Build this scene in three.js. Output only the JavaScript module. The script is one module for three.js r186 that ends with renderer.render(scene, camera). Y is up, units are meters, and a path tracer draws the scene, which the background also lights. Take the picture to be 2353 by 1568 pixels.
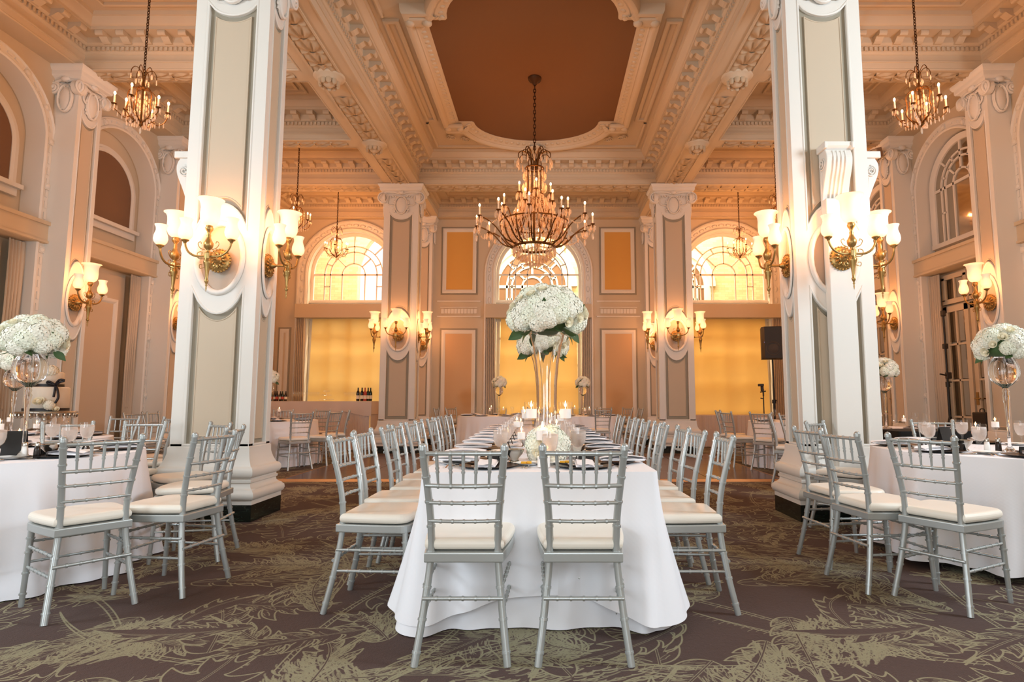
import * as THREE from 'three';
import { mergeGeometries, toCreasedNormals } from 'three/addons/utils/BufferGeometryUtils.js';
import { RoundedBoxGeometry } from 'three/addons/geometries/RoundedBoxGeometry.js';
import { RectAreaLightUniformsLib } from 'three/addons/lights/RectAreaLightUniformsLib.js';

// ---------------------------------------------------------------- camera, sky, daylight, exposure
RectAreaLightUniformsLib.init();
const scene = new THREE.Scene();
const camera = new THREE.PerspectiveCamera(2 * Math.atan(784 / 1350) * 180 / Math.PI, 2353 / 1568, 0.05, 120);
camera.position.set(0.185, 1.138, 0);
camera.rotation.set(Math.atan(134 / 1350), 0, 0);
camera.setViewOffset(2353, 1568, -77.5, 0, 2353, 1568);      // the lens is shifted sideways: no yaw
const renderer = new THREE.WebGLRenderer({ antialias: true });
renderer.toneMapping = THREE.LinearToneMapping;
renderer.toneMappingExposure = 0.94;
renderer.shadowMap.enabled = true;
scene.background = new THREE.Color().setRGB(1.5, 1.52, 1.5);  // overcast sky outside the windows
const BULB = [1, 0.38, 0.12];                                 // warm filament light
const DAY = [0.78, 0.9, 1.0];
const SCONCE_I = 0.4, CANDLE_I = 0.33, SMALL_I = 0.58;
function dayWindow(name, x, y, z, w, h, I, tx, ty, tz) {      // daylight entering through a window opening
  const l = new THREE.RectAreaLight(new THREE.Color().setRGB(...DAY), I, w, h);
  l.name = name; l.position.set(x, y, z); scene.add(l); l.lookAt(tx, ty, tz); return l;
}
dayWindow('daylight_rear_middle', 0.2, 1.85, 1.3, 2.2, 2.1, 5.0, 0.2, 1.85, 0);
dayWindow('daylight_rear_left', -4.3, 1.85, 1.3, 2.2, 2.1, 8, -4.3, 1.85, 0);
dayWindow('daylight_side_right', 6.78, 4.1, -2.2, 1.5, 1.5, 56, 0, 3.6, -2.8);
dayWindow('daylight_side_left', -6.78, 4.1, -2.2, 1.5, 1.5, 34, 0, 3.6, -2.8);

// ---------------------------------------------------------------- helpers
const ORD = ['first', 'second', 'third', 'fourth', 'fifth', 'sixth', 'seventh', 'eighth', 'ninth', 'tenth'];
// where on a table: dx towards the glazed doors, dz towards the end wall
const towards = (dx, dz) => { const l = Math.hypot(dx, dz), a = dx / l > 0.38 ? 'towards glazed doors' : dx / l < -0.38 ? 'towards panelled doors' : '', e = dz / l > 0.38 ? (a ? ' and end wall' : 'towards end wall') : dz / l < -0.38 ? (a ? ' opposite end wall' : 'opposite end wall') : ''; return ', ' + a + e; };
let seed = 7;
const rnd = () => { seed = (seed * 1664525 + 1013904223) >>> 0; return seed / 4294967296; };
const rr = (a, b) => a + (b - a) * rnd();
const PI = Math.PI, V3 = (x, y, z) => new THREE.Vector3(x, y, z);
const used = new Map();
function numbered(name) { const k = used.get(name) ?? 0; used.set(name, k + 1); return k ? name + '_' + String(k).padStart(3, '0') : name; }
function shadow(o) { o.castShadow = o.receiveShadow = true; return o; }
function norm(g) {
  let n = g.index ? g.toNonIndexed() : g;
  if (!n.attributes.normal) n.computeVertexNormals();
  if (!n.attributes.uv) n.setAttribute('uv', new THREE.BufferAttribute(new Float32Array(n.attributes.position.count * 2), 2));
  for (const k of Object.keys(n.attributes)) if (!['position', 'normal', 'uv'].includes(k)) n.deleteAttribute(k);
  n.clearGroups?.(); n.morphAttributes = {};
  return n;
}
const mg = (...l) => { l = l.flat(9).filter(Boolean).map(norm); return l.length === 1 ? l[0] : mergeGeometries(l); };
function part(name, g, mat, parent) { const m = shadow(new THREE.Mesh(Array.isArray(g) ? mg(g) : g, mat)); m.name = name; parent.add(m); return m; }
function thing(name, label, category, x = 0, y = 0, z = 0, turn = 0, group) {
  const o = new THREE.Group(); o.name = numbered(name); o.position.set(x, y, z); o.rotation.y = turn;
  o.userData = { label, category }; if (group) o.userData.group = group; scene.add(o); return o;
}
function solo(name, g, mat, label, category, x = 0, y = 0, z = 0, turn = 0, group) {
  const m = shadow(new THREE.Mesh(Array.isArray(g) ? mg(g) : g, mat)); m.name = numbered(name); m.position.set(x, y, z); m.rotation.y = turn;
  m.userData = { label, category }; if (group) m.userData.group = group; scene.add(m); return m;
}
function struct(name, label, cat) { const o = new THREE.Group(); o.name = numbered(name); o.userData = { kind: 'structure', label, category: cat }; scene.add(o); return o; }
function copy(src, x, y, z, turn, label, group) {
  const c = src.clone(); c.name = numbered(src.name.replace(/_\d{3}$/, '')); c.position.set(x, y, z); c.rotation.y = turn;
  c.userData = { ...src.userData }; if (label) c.userData.label = label; if (group) c.userData.group = group; scene.add(c); return c;
}
const T = (g, x = 0, y = 0, z = 0) => g.translate(x, y, z);
const bx = (w, h, d, x = 0, y = 0, z = 0) => new THREE.BoxGeometry(w, h, d).translate(x, y, z);
const rbx = (w, h, d, r, x = 0, y = 0, z = 0, s = 2) => new RoundedBoxGeometry(w, h, d, s, r).translate(x, y, z);
const cyl = (r0, r1, h, n = 12, x = 0, y = 0, z = 0) => new THREE.CylinderGeometry(r1, r0, h, n).translate(x, y + h / 2, z);  // r0 bottom
const lathe = (pts, n = 20) => new THREE.LatheGeometry(pts.map(p => new THREE.Vector2(p[0], p[1])), n);
const sph = (r, w = 12, h = 8, x = 0, y = 0, z = 0) => new THREE.SphereGeometry(r, w, h).translate(x, y, z);
function tube(pts, r, seg = 16, rad = 6, closed = false) {
  return new THREE.TubeGeometry(new THREE.CatmullRomCurve3(pts.map(p => V3(...p)), closed), seg, r, rad, closed);
}
function rod(a, b, r0, r1 = r0, n = 8) {                      // straight tapered bar from a to b
  const A = V3(...a), B = V3(...b), d = B.clone().sub(A), L = d.length();
  const g = new THREE.CylinderGeometry(r1, r0, L, n); g.translate(0, L / 2, 0);
  g.applyQuaternion(new THREE.Quaternion().setFromUnitVectors(V3(0, 1, 0), d.normalize())); return g.translate(A.x, A.y, A.z);
}
// sweep a profile [[offset to the left of the path, height], ...] along a flat path [[x, y], ...]; to(x, y, h) places it
function sweep(path, prof, closed, to = (x, y, h) => [x, y, h], crease = 0.7) {
  const n = path.length, P = [], U = [];
  const dir = (a, b) => { const dx = b[0] - a[0], dy = b[1] - a[1], l = Math.hypot(dx, dy) || 1; return [dx / l, dy / l]; };
  let run = 0; const rings = [];
  for (let i = 0; i < n; i++) {
    const p = path[i], a = closed || i > 0 ? dir(path[(i - 1 + n) % n], p) : null, b = closed || i < n - 1 ? dir(p, path[(i + 1) % n]) : null;
    const d0 = a ?? b, d1 = b ?? a, n0 = [-d0[1], d0[0]], n1 = [-d1[1], d1[0]];
    let m = [n0[0] + n1[0], n0[1] + n1[1]]; const l = Math.hypot(...m) || 1; m = [m[0] / l, m[1] / l];
    const k = 1 / Math.max(0.3, m[0] * n0[0] + m[1] * n0[1]);
    if (i) run += Math.hypot(p[0] - path[i - 1][0], p[1] - path[i - 1][1]);
    rings.push({ v: prof.map(q => to(p[0] + m[0] * q[0] * k, p[1] + m[1] * q[0] * k, q[1])), u: run });
  }
  if (closed) rings.push({ v: rings[0].v, u: run + Math.hypot(path[0][0] - path[n - 1][0], path[0][1] - path[n - 1][1]) });
  const w = [0]; for (let j = 1; j < prof.length; j++) w.push(w[j - 1] + Math.hypot(prof[j][0] - prof[j - 1][0], prof[j][1] - prof[j - 1][1]));
  for (let i = 0; i + 1 < rings.length; i++) for (let j = 0; j + 1 < prof.length; j++) {
    const A = rings[i], B = rings[i + 1];
    P.push(...A.v[j], ...B.v[j], ...B.v[j + 1], ...A.v[j], ...B.v[j + 1], ...A.v[j + 1]);
    U.push(A.u, w[j], B.u, w[j], B.u, w[j + 1], A.u, w[j], B.u, w[j + 1], A.u, w[j + 1]);
  }
  const g = new THREE.BufferGeometry();
  g.setAttribute('position', new THREE.BufferAttribute(new Float32Array(P), 3));
  g.setAttribute('uv', new THREE.BufferAttribute(new Float32Array(U), 2));
  g.computeVertexNormals();
  return crease ? toCreasedNormals(g, crease) : g;
}
const onFloor = (x, y, h) => [x, h, -y];                      // path drawn in (x, -z), height up
const rectPath = (x0, y0, x1, y1) => [[x0, y0], [x1, y0], [x1, y1], [x0, y1]];
function arcPath(cx, cy, rx, ry, a0, a1, n) { const p = []; for (let i = 0; i <= n; i++) { const a = a0 + (a1 - a0) * i / n; p.push([cx + rx * Math.cos(a), cy + ry * Math.sin(a)]); } return p; }
const ellipsePath = (cx, cy, rx, ry, n) => arcPath(cx, cy, rx, ry, 0, 2 * PI * (1 - 1 / n), n - 1);
function shapeOf(path, holes = []) {
  const s = new THREE.Shape(path.map(p => new THREE.Vector2(p[0], p[1])));
  for (const h of holes) s.holes.push(new THREE.Path(h.map(p => new THREE.Vector2(p[0], p[1]))));
  return s;
}
const plate = (path, depth, holes = [], bevel = 0) => new THREE.ExtrudeGeometry(shapeOf(path, holes), bevel
  ? { depth: depth - bevel, bevelEnabled: true, bevelThickness: bevel, bevelSize: bevel, bevelOffset: -bevel, bevelSegments: 1, curveSegments: 1 }
  : { depth, bevelEnabled: false, curveSegments: 1 });
const place = (g, x, y, z, turn) => g.clone().rotateY(turn).translate(x, y, z);
// grid surface from f(u, v) -> [x, y, z], u and v in 0..1
function surf(f, nu, nv, closeU = false, uvs = [1, 1]) {
  const P = [], U = [], I = [];
  for (let j = 0; j <= nv; j++) for (let i = 0; i <= nu; i++) { P.push(...f(closeU && i === nu ? 0 : i / nu, j / nv)); U.push(i / nu * uvs[0], j / nv * uvs[1]); }
  for (let j = 0; j < nv; j++) for (let i = 0; i < nu; i++) { const a = j * (nu + 1) + i, b = a + 1, c = a + nu + 1, d = c + 1; I.push(a, b, d, a, d, c); }
  const g = new THREE.BufferGeometry();
  g.setAttribute('position', new THREE.BufferAttribute(new Float32Array(P), 3)); g.setAttribute('uv', new THREE.BufferAttribute(new Float32Array(U), 2));
  g.setIndex(I); g.computeVertexNormals();
  if (closeU) { const N = g.attributes.normal; for (let j = 0; j <= nv; j++) { const a = j * (nu + 1), b = a + nu, n = V3(N.getX(a) + N.getX(b), N.getY(a) + N.getY(b), N.getZ(a) + N.getZ(b)).normalize(); N.setXYZ(a, n.x, n.y, n.z); N.setXYZ(b, n.x, n.y, n.z); } }
  return g;
}
// value noise
const hash2 = (x, y) => { let h = (x * 374761393 + y * 668265263) | 0; h = Math.imul(h ^ (h >>> 13), 1274126177); return ((h ^ (h >>> 16)) >>> 0) / 4294967296; };
function vnoise(x, y, px = 4096, py = 4096) {
  const xi = Math.floor(x), yi = Math.floor(y), fx = x - xi, fy = y - yi, s = t => t * t * (3 - 2 * t), m = (a, p) => ((a % p) + p) % p;
  const a = hash2(m(xi, px), m(yi, py)), b = hash2(m(xi + 1, px), m(yi, py)), c = hash2(m(xi, px), m(yi + 1, py)), d = hash2(m(xi + 1, px), m(yi + 1, py));
  return a + (b - a) * s(fx) + (c - a) * s(fy) + (a - b - c + d) * s(fx) * s(fy);
}
function dataTex(n, f, srgb = true) {
  const d = new Uint8Array(n * n * 4);
  for (let y = 0; y < n; y++) for (let x = 0; x < n; x++) { const c = f(x / n, y / n); d.set([c[0], c[1], c[2], 255], (y * n + x) * 4); }
  const t = new THREE.DataTexture(d, n, n); t.magFilter = THREE.LinearFilter; t.wrapS = t.wrapT = THREE.RepeatWrapping; if (srgb) t.colorSpace = THREE.SRGBColorSpace; t.needsUpdate = true; return t;
}

// ---------------------------------------------------------------- materials
const std = (color, roughness = 0.8, o = {}) => new THREE.MeshStandardMaterial({ color, roughness, side: THREE.DoubleSide, ...o });
const phys = (o) => new THREE.MeshPhysicalMaterial({ side: THREE.DoubleSide, ...o });
const glow = (rgb, k) => new THREE.MeshStandardMaterial({ color: 0xfff1dc, roughness: 0.6, emissive: new THREE.Color().setRGB(...rgb), emissiveIntensity: k });
const clothBump = dataTex(128, (u, v) => { const a = 110 + 60 * (Math.sin(u * 2 * PI * 32) * Math.sin(v * 2 * PI * 32)) + 60 * vnoise(u * 16, v * 16, 16, 16); return [a, a, a]; }, false);
const marbleTex = dataTex(256, (u, v) => {
  const n = vnoise(u * 6, v * 6, 6, 6) + 0.5 * vnoise(u * 14, v * 14, 14, 14) + 0.25 * vnoise(u * 40, v * 40, 40, 40);
  const vein = Math.pow(1 - Math.abs(Math.sin((u * 3 + n * 1.6) * PI)), 14), b = 14 + 12 * n;
  return [b * 0.8 + 70 * vein, b * 1.1 + 85 * vein, b * 0.9 + 72 * vein];
});
const MAT = {
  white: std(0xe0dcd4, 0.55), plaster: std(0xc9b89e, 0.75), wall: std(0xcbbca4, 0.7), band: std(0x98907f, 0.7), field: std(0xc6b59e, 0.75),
  oval: std(0xb0a292, 0.75), brown: std(0x75502f, 0.85), mustard: std(0xd9a85a, 0.8), tan: std(0xcfae88, 0.8), lunette: std(0x77573f, 0.6), carved: std(0xbda98c, 0.8),
  marble: new THREE.MeshStandardMaterial({ map: marbleTex, roughness: 0.25 }),
  silver: std(0xb4b8b6, 0.34, { metalness: 0.55 }), cushion: std(0xece4d6, 0.38),
  cloth: std(0xeeeef2, 0.85, { bumpMap: clothBump, bumpScale: 0.0006 }), napkin: std(0xf1eef0, 0.9), skirt: std(0xd9c6ba, 0.9), overlay: std(0xd3bdbb, 0.9),
  brass: std(0xa98a54, 0.34, { metalness: 0.85 }), darkBrass: std(0x6b4a24, 0.4, { metalness: 0.8 }),
  shadeGlass: phys({ color: 0xffeedd, roughness: 1, transmission: 0.06, thickness: 0, emissive: new THREE.Color().setRGB(1, 0.66, 0.42), emissiveIntensity: 0.3 }),
  bulb: glow([1, 0.72, 0.36], 9), flame: glow([1, 0.62, 0.22], 14), wax: std(0xf5f0ea, 0.6), candleTube: std(0xefe3cf, 0.6),
  crystal: phys({ color: 0xfff4e4, roughness: 0.22, transmission: 0.7, thickness: 0, ior: 1.7 }),
  glass: phys({ color: 0xffffff, roughness: 0.02, transmission: 1, thickness: 0, ior: 1.5 }),
  iceWater: phys({ color: 0xefe9e4, roughness: 0.6, transmission: 0.8, thickness: 0 }),
  vaseGlass: phys({ color: 0xffffff, roughness: 0.02, transmission: 1, thickness: 0.05, ior: 1.42 }), cone: std(0x40352e, 0.6),
  pane: phys({ color: 0xffffff, roughness: 0.0, transmission: 1, thickness: 0, ior: 1.45 }), mirrorPane: std(0xb9b3a8, 0.06, { metalness: 1 }),
  petal: std(0xf1efdf, 0.8), rose: std(0xf3ecd2, 0.75), leaf: std(0x3d5a2c, 0.6), floret: std(0xeef0dc, 0.8),
  curtain: std(0xcbbca8, 0.9), sheer: phys({ color: 0xf1cd82, roughness: 1, transmission: 0.6, thickness: 0 }),
  charger: std(0x2a211d, 0.3, { metalness: 0.3 }), china: std(0xf3f1ec, 0.25), black: std(0x231c18, 0.55), blackCloth: std(0x12100f, 0.9), silverware: std(0xc9c5bd, 0.2, { metalness: 1 }),
  card: std(0x17130f, 0.7), rubber: std(0x0d0d0e, 0.5), gold: std(0xd9a521, 0.6), ribbon: std(0x16131a, 0.45), icing: std(0xf2eadb, 0.6),
  bottleGreen: std(0x1b2a16, 0.12), bottleBrown: std(0x2b1408, 0.12), bottleDark: std(0x150d0c, 0.12), paperLabel: std(0xe4d9c4, 0.8), redLabel: std(0xb0473a, 0.7), tile: std(0x5f3c22, 0.22), brassEdge: std(0xc39a70, 0.4, { metalness: 0.25 }),
  chain: std(0x4a2f17, 0.5, { metalness: 0.6 }), speakerGrey: std(0x9b7f66, 0.8),
};
const PARTS_OF_COLUMN_Y = { base: 0.67, ovalY: 2.53, capY: 5.2, top: 5.87 };

// ---------------------------------------------------------------- columns and pilasters
function upPath(hw, e) {
  const h = hw - e, ra = hw * 1.24, n = 10, p = [];
  for (let i = 0; i <= n; i++) { const x = -h + 2 * h * i / n; p.push([x, 2.53 + (0.56 + e) * Math.sqrt(1 - (x / ra) ** 2)]); }
  for (let i = n; i >= 0; i--) { const x = -h + 2 * h * i / n; p.push([x, 5.3 - e - 0.22 * Math.sqrt(1 - (x / (hw * 1.106)) ** 2)]); }
  return p;
}
function lowPath(hw, e, y0 = 0.71) {
  const h = hw - e, ra = hw * 1.24, n = 10, p = [[-h, y0 + e * 1.2], [h, y0 + e * 1.2]];
  for (let i = n; i >= 0; i--) { const x = -h + 2 * h * i / n; p.push([x, 2.53 - (0.56 + e) * Math.sqrt(1 - (x / ra) ** 2)]); }
  return p;
}
// one panelled face: local x across, y up, z outwards, recess floor at z = 0, frame front at z = 0.03
function panelFace(W, hw, oa) {
  const up = upPath(hw, 0), low = lowPath(hw, 0), ov = ellipsePath(0, 2.53, oa, 0.325, 28);
  const bead = [[0.003, 0.0], [0.003, 0.032], [-0.006, 0.037], [-0.014, 0.037], [-0.02, 0.03]];
  const frame = [plate(rectPath(-W / 2, 0.6, W / 2, 5.87), 0.03, [up, low, ov]),
    sweep(up, bead, true), sweep(low, bead, true),
    sweep(ov, [[0.003, 0], [0.003, 0.032], [-0.01, 0.05], [-0.03, 0.056], [-0.045, 0.05], [-0.05, 0.042], [-hw * 0.22, 0.034]], true)];
  const fieldBead = [[0, 0.012], [0.002, 0.018], [0.01, 0.018], [0.014, 0.012]];
  const e = hw > 0.2 ? 0.058 : 0.034;
  const fu = [plate(upPath(hw, e), 0.012), sweep(upPath(hw, e), fieldBead, true)], fl = [plate(lowPath(hw, e), 0.012), sweep(lowPath(hw, e), fieldBead, true)];
  return { frame: mg(frame), fields: [mg(fu), mg(fl)], oval: plate(ellipsePath(0, 2.53, oa + 0.01, 0.335, 28), 0.004) };
}
function spiral(cx, cy, r0, z, dirn, wire = 0.02) {
  const p = []; for (let i = 0; i <= 34; i++) { const a = i / 34 * 2.3 * 2 * PI, r = r0 * (1 - 0.82 * i / 34); p.push([cx + dirn * r * Math.sin(a), cy + r * Math.cos(a), z + 0.016 * i / 34]); }
  return tube(p, wire, 60, 5);
}
function capitalFace(W, z) {                                  // scroll volutes, cartouche and garland of one face
  const g = [], hx = W / 2 + 0.015, k = W > 0.6 ? 1 : 0.78;
  for (const s of [-1, 1]) {
    const cx = s * hx, cy = 5.56;
    g.push(new THREE.CylinderGeometry(0.125 * k, 0.125 * k, 0.07, 20).rotateX(PI / 2).translate(cx, cy, z - 0.02), spiral(cx, cy, 0.122 * k, z + 0.02, s), sph(0.028, 10, 6, cx, cy, z + 0.035));
    g.push(tube([[cx, cy + 0.12 * k, z], [cx - s * 0.12 * k, cy + 0.14 * k, z + 0.01], [0, cy + 0.09, z + 0.015]], 0.022, 10, 6));
    g.push(tube([[cx - s * 0.1 * k, cy - 0.05, z], [cx - s * 0.1 * k, cy - 0.14, z + 0.01], [s * W * 0.17, cy - 0.2, z + 0.012], [s * W * 0.21, 5.24, z]], 0.014, 10, 5));
    for (let i = 0; i < 6; i++) g.push(sph(0.026 - i * 0.002, 7, 5).scale(1, 1.3, 0.7).translate(s * (W * 0.19 + 0.02 * Math.sin(i * 2)), cy - 0.08 - i * 0.045, z + 0.008));
    for (let i = 0; i < 4; i++) g.push(sph(0.022, 7, 5).scale(1.5, 0.8, 0.7).rotateZ(s * (0.5 + i * 0.2)).translate(s * (W * 0.1 + i * W * 0.07), cy + 0.02 + 0.02 * Math.sin(i), z + 0.012));
  }
  const a = W > 0.6 ? 0.12 : 0.085;
  g.push(sph(1, 16, 12).scale(a, 0.18, 0.045).translate(0, 5.4, z), sweep(ellipsePath(0, 5.4, a + 0.012, 0.195, 22), [[0.012, 0], [0.012, 0.03], [0, 0.04], [-0.014, 0.03], [-0.014, 0]], true, (x, y, h) => [x, y, z + h]));
  g.push(sph(0.05, 8, 6).scale(1.3, 0.9, 0.8).translate(0, 5.68, z + 0.03));
  return g;
}
const ABACUS = [[0, 5.66], [-0.02, 5.67], [-0.035, 5.7], [-0.075, 5.72], [-0.085, 5.74], [-0.085, 5.79], [-0.1, 5.8], [-0.12, 5.84], [-0.12, 5.87]];
const BASE = [[0, 0.69], [-0.012, 0.68], [-0.015, 0.62], [-0.03, 0.56], [-0.052, 0.51], [-0.06, 0.5], [-0.08, 0.49], [-0.092, 0.465], [-0.092, 0.43], [-0.08, 0.405], [-0.06, 0.395], [-0.06, 0.38], [-0.07, 0.375], [-0.07, 0.355], [-0.058, 0.345],
  [-0.062, 0.32], [-0.08, 0.3], [-0.1, 0.29], [-0.104, 0.28], [-0.12, 0.265], [-0.125, 0.235], [-0.115, 0.205], [-0.1, 0.195], [-0.1, 0.155]];
const colFront = panelFace(0.76, 0.245, 0.205), colSide = panelFace(0.358, 0.115, 0.1);
function column(x, z, label, capFaces) {
  const o = thing('column', label, 'column', x, 0, z, 0, 'panelled columns of the hall');
  const W = 0.76, D = 0.42, faces = [[0, D / 2 - 0.03, colFront], [PI / 2, W / 2 - 0.03, colSide], [PI, D / 2 - 0.03, colFront], [-PI / 2, W / 2 - 0.03, colSide]];
  part('plinth', bx(W + 0.2, 0.155, D + 0.2, 0, 0.0775, 0), MAT.marble, o);
  part('base_moulding', [sweep(rectPath(-W / 2, -D / 2, W / 2, D / 2), BASE, true, onFloor), bx(W, 0.1, D, 0, 0.66, 0)], MAT.white, o);
  const shaft = part('shaft', mg(faces.map(([t, d, f]) => f.frame.clone().translate(0, 0, d).rotateY(t))), MAT.white, o);
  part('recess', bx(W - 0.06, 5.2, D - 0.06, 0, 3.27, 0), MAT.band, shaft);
  for (const [t, d, f] of faces) {
    for (const q of f.fields) part('panel', q.clone().translate(0, 0, d).rotateY(t), MAT.field, shaft);
    part('oval_panel', f.oval.clone().translate(0, 0, d).rotateY(t), MAT.oval, shaft);
  }
  const cap = part('capital', [sweep(rectPath(-W / 2, -D / 2, W / 2, D / 2), ABACUS, true, onFloor), bx(W + 0.24, 0.01, D + 0.24, 0, 5.865, 0),
    capFaces.map(k => mg(capitalFace(k % 2 ? 0.42 : 0.76, (k % 2 ? W : D) / 2 + 0.015)).rotateY(k * PI / 2))], MAT.white, o);
  return o;
}
column(-3.04, -5.91, 'white panelled column nearest the cake, plain front with one wall bracket', [0, 1]);
column(3.04, -5.91, 'white panelled column with a fluted bracket and white board on its front', [0, 3]);
column(-3, -12.82, 'far white panelled column beside the bar with wine bottles', [0, 1, 3]);
column(3, -12.82, 'far white panelled column beside the loudspeaker window', [0, 1, 3]);
const pilFace = panelFace(0.44, 0.145, 0.13);
function pilaster(parent, x, z, turn, proj) {                 // face looks along local +z
  const at = g => g.clone().rotateY(turn).translate(x, 0, z), W = 0.44;
  const p = part('pilaster', at(mg(pilFace.frame.clone().translate(0, 0, -0.03), bx(0.03, 5.86, proj - 0.03, -W / 2 + 0.015, 2.935, -proj / 2 - 0.0155), bx(0.03, 5.86, proj - 0.03, W / 2 - 0.015, 2.935, -proj / 2 - 0.0155),
    sweep([[-W / 2, proj], [-W / 2, 0], [W / 2, 0], [W / 2, proj]], BASE.map(q => [q[0] * 0.6, q[1]]), false, (a, b, h) => [a, h, -b]))), MAT.white, parent);
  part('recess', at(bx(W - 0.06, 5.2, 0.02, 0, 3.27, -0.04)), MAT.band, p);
  for (const q of pilFace.fields) part('panel', at(q.clone().translate(0, 0, -0.03)), MAT.field, p);
  part('oval_panel', at(pilFace.oval.clone().translate(0, 0, -0.03)), MAT.oval, p);
  part('capital', at(mg(capitalFace(0.44, 0.015), mg(capitalFace(0.3, 0.015)).rotateY(PI / 2).translate(W / 2, 0, -0.17), mg(capitalFace(0.3, 0.015)).rotateY(-PI / 2).translate(-W / 2, 0, -0.17),
    sweep([[-W / 2, proj], [-W / 2, 0], [W / 2, 0], [W / 2, proj]], ABACUS, false, (a, b, h) => [a, h, -b]))), MAT.white, p);
  part('foot', at(bx(W + 0.13, 0.155, proj + 0.06, 0, 0.0775, -proj / 2 + 0.03)), MAT.marble, p);
}

// ---------------------------------------------------------------- floor
{
  const N = 2048, cv = document.createElement('canvas'); cv.width = cv.height = N; const c = cv.getContext('2d');
  c.fillStyle = '#4d3a34'; c.fillRect(0, 0, N, N);
  const sage = '#8b8468';
  const wrap = (x, y, r, f) => { for (const ox of [-N, 0, N]) for (const oy of [-N, 0, N]) if (x + ox > -r && x + ox < N + r && y + oy > -r && y + oy < N + r) { c.save(); c.translate(x + ox, y + oy); const keep = seed; f(); if (!(ox === N && oy === N)) seed = keep; c.restore(); } };
  c.lineCap = 'round'; c.lineJoin = 'round';
  function stem(len, bend, w) {                               // double-lined curved stem with hatching on one side
    c.strokeStyle = sage; c.lineWidth = w;
    c.beginPath(); c.moveTo(0, 0); c.quadraticCurveTo(len * 0.5, bend, len, bend * 0.3); c.stroke();
    c.beginPath(); c.moveTo(0, w * 3.2); c.quadraticCurveTo(len * 0.5, bend + w * 5, len, bend * 0.3); c.stroke();
    c.lineWidth = w * 0.5;
    for (let i = 2; i < 40; i++) { const t = i / 40, x = len * t, y = 2 * (1 - t) * t * bend + t * t * bend * 0.3; c.beginPath(); c.moveTo(x, y); c.lineTo(x + 14, y + w * 5 * (0.5 + rnd())); c.stroke(); }
  }
  function leaf(len, wid, bend, hatch) {                      // spiny acanthus leaf
    const n = 6, sp = t => [len * t, bend * Math.sin(t * 2.2)];
    for (const s of [-1, 1]) {
      c.beginPath(); c.moveTo(0, 0);
      for (let i = 0; i < n; i++) {
        const t0 = i / n, t1 = (i + 0.75) / n, t2 = (i + 1) / n, w = wid * Math.sin(PI * Math.min(1, t1 * 0.9 + 0.12)) * (0.8 + 0.4 * rnd()), a = sp(t0), b = sp(t1), d = sp(t2);
        c.quadraticCurveTo(a[0] + len * 0.02, a[1] + s * w * 0.9, b[0] + len * 0.09, b[1] + s * w);
        c.quadraticCurveTo(b[0] - len * 0.01, b[1] + s * w * 0.45, d[0], d[1] + s * w * 0.28);
      }
      c.lineTo(...sp(1.08)); if (!hatch || hatch < 100) { c.save(); c.fillStyle = '#4d3a34'; c.fill(); c.restore(); } c.strokeStyle = sage; c.lineWidth = 5.5; c.stroke();
      if (hatch) { c.save(); c.lineTo(0, 0); c.clip(); c.lineWidth = 3.4;
        for (let i = 0; i < hatch; i++) { const t = rnd(), p = sp(t), w = wid * (0.25 + 0.75 * rnd()), x = p[0] + len * 0.03, y = p[1] + s * w * rnd(); c.globalAlpha = 0.5 + 0.5 * rnd(); c.beginPath(); c.moveTo(x, y); c.quadraticCurveTo(x + 10, y + s * 8, x + 14 + 18 * rnd(), y + s * (14 + 20 * rnd())); c.stroke(); }
        c.restore(); }
    }
    c.lineWidth = 8; c.strokeStyle = sage; c.beginPath(); c.moveTo(0, 0); for (let i = 1; i <= 10; i++) c.lineTo(...sp(i / 10)); c.stroke();
    c.lineWidth = 4; c.strokeStyle = '#4d3a34'; c.beginPath(); c.moveTo(0, 0); for (let i = 1; i <= 9; i++) c.lineTo(...sp(i / 10)); c.stroke();
  }
  function head(r) {                                          // dense feathery thistle head
    for (let i = 0; i < 430; i++) { const a = rnd() * 2 * PI, q = Math.sqrt(rnd()), x = q * r * 1.5 * Math.cos(a), y = q * r * Math.sin(a); c.strokeStyle = sage; c.globalAlpha = 0.65 + 0.35 * rnd(); c.lineWidth = 3 + 4 * rnd(); c.beginPath(); c.moveTo(x, y); c.quadraticCurveTo(x + 14, y - 6, x + 24 + 30 * rnd(), y + 12 - 20 * rnd()); c.stroke(); }
    c.globalAlpha = 1;
  }
  for (let i = 0; i < 15; i++) { const x = rnd() * N, y = rnd() * N, a = rnd() * 6.3, L = 600 + 600 * rnd(), q = (rnd() - 0.5) * 520; wrap(x, y, 1300, () => { c.rotate(a); stem(L, q, 5); }); }
  for (const [x, y, r, a] of [[300, 1500, 190, 0.3], [1450, 620, 210, -0.5], [1150, 1750, 120, 1.1], [500, 420, 130, 2.1], [1800, 1500, 120, -1]]) wrap(x, y, 700, () => { c.rotate(a); head(r); });
  for (let i = 0; i < 84; i++) { const x = (i % 9) * 228 + rnd() * 200, y = Math.floor(i / 9) * 228 + rnd() * 200, a = rnd() * 6.3, L = 230 + 300 * rnd(), w = 60 + 75 * rnd(), q = (rnd() - 0.5) * 190, h = rnd() < 0.62 ? 170 : rnd() < 0.5 ? 50 : 0; wrap(x, y, 800, () => { c.rotate(a); leaf(L, w, q, h); }); }
  for (let i = 0; i < 26000; i++) { c.globalAlpha = 0.16; c.fillStyle = rnd() < 0.5 ? '#2f211c' : '#7d6f5c'; c.fillRect(rnd() * N, rnd() * N, 3, 3); }
  const tex = new THREE.CanvasTexture(cv); tex.colorSpace = THREE.SRGBColorSpace; tex.wrapS = tex.wrapT = THREE.RepeatWrapping; tex.magFilter = THREE.LinearFilter; tex.anisotropy = 8;
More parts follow.
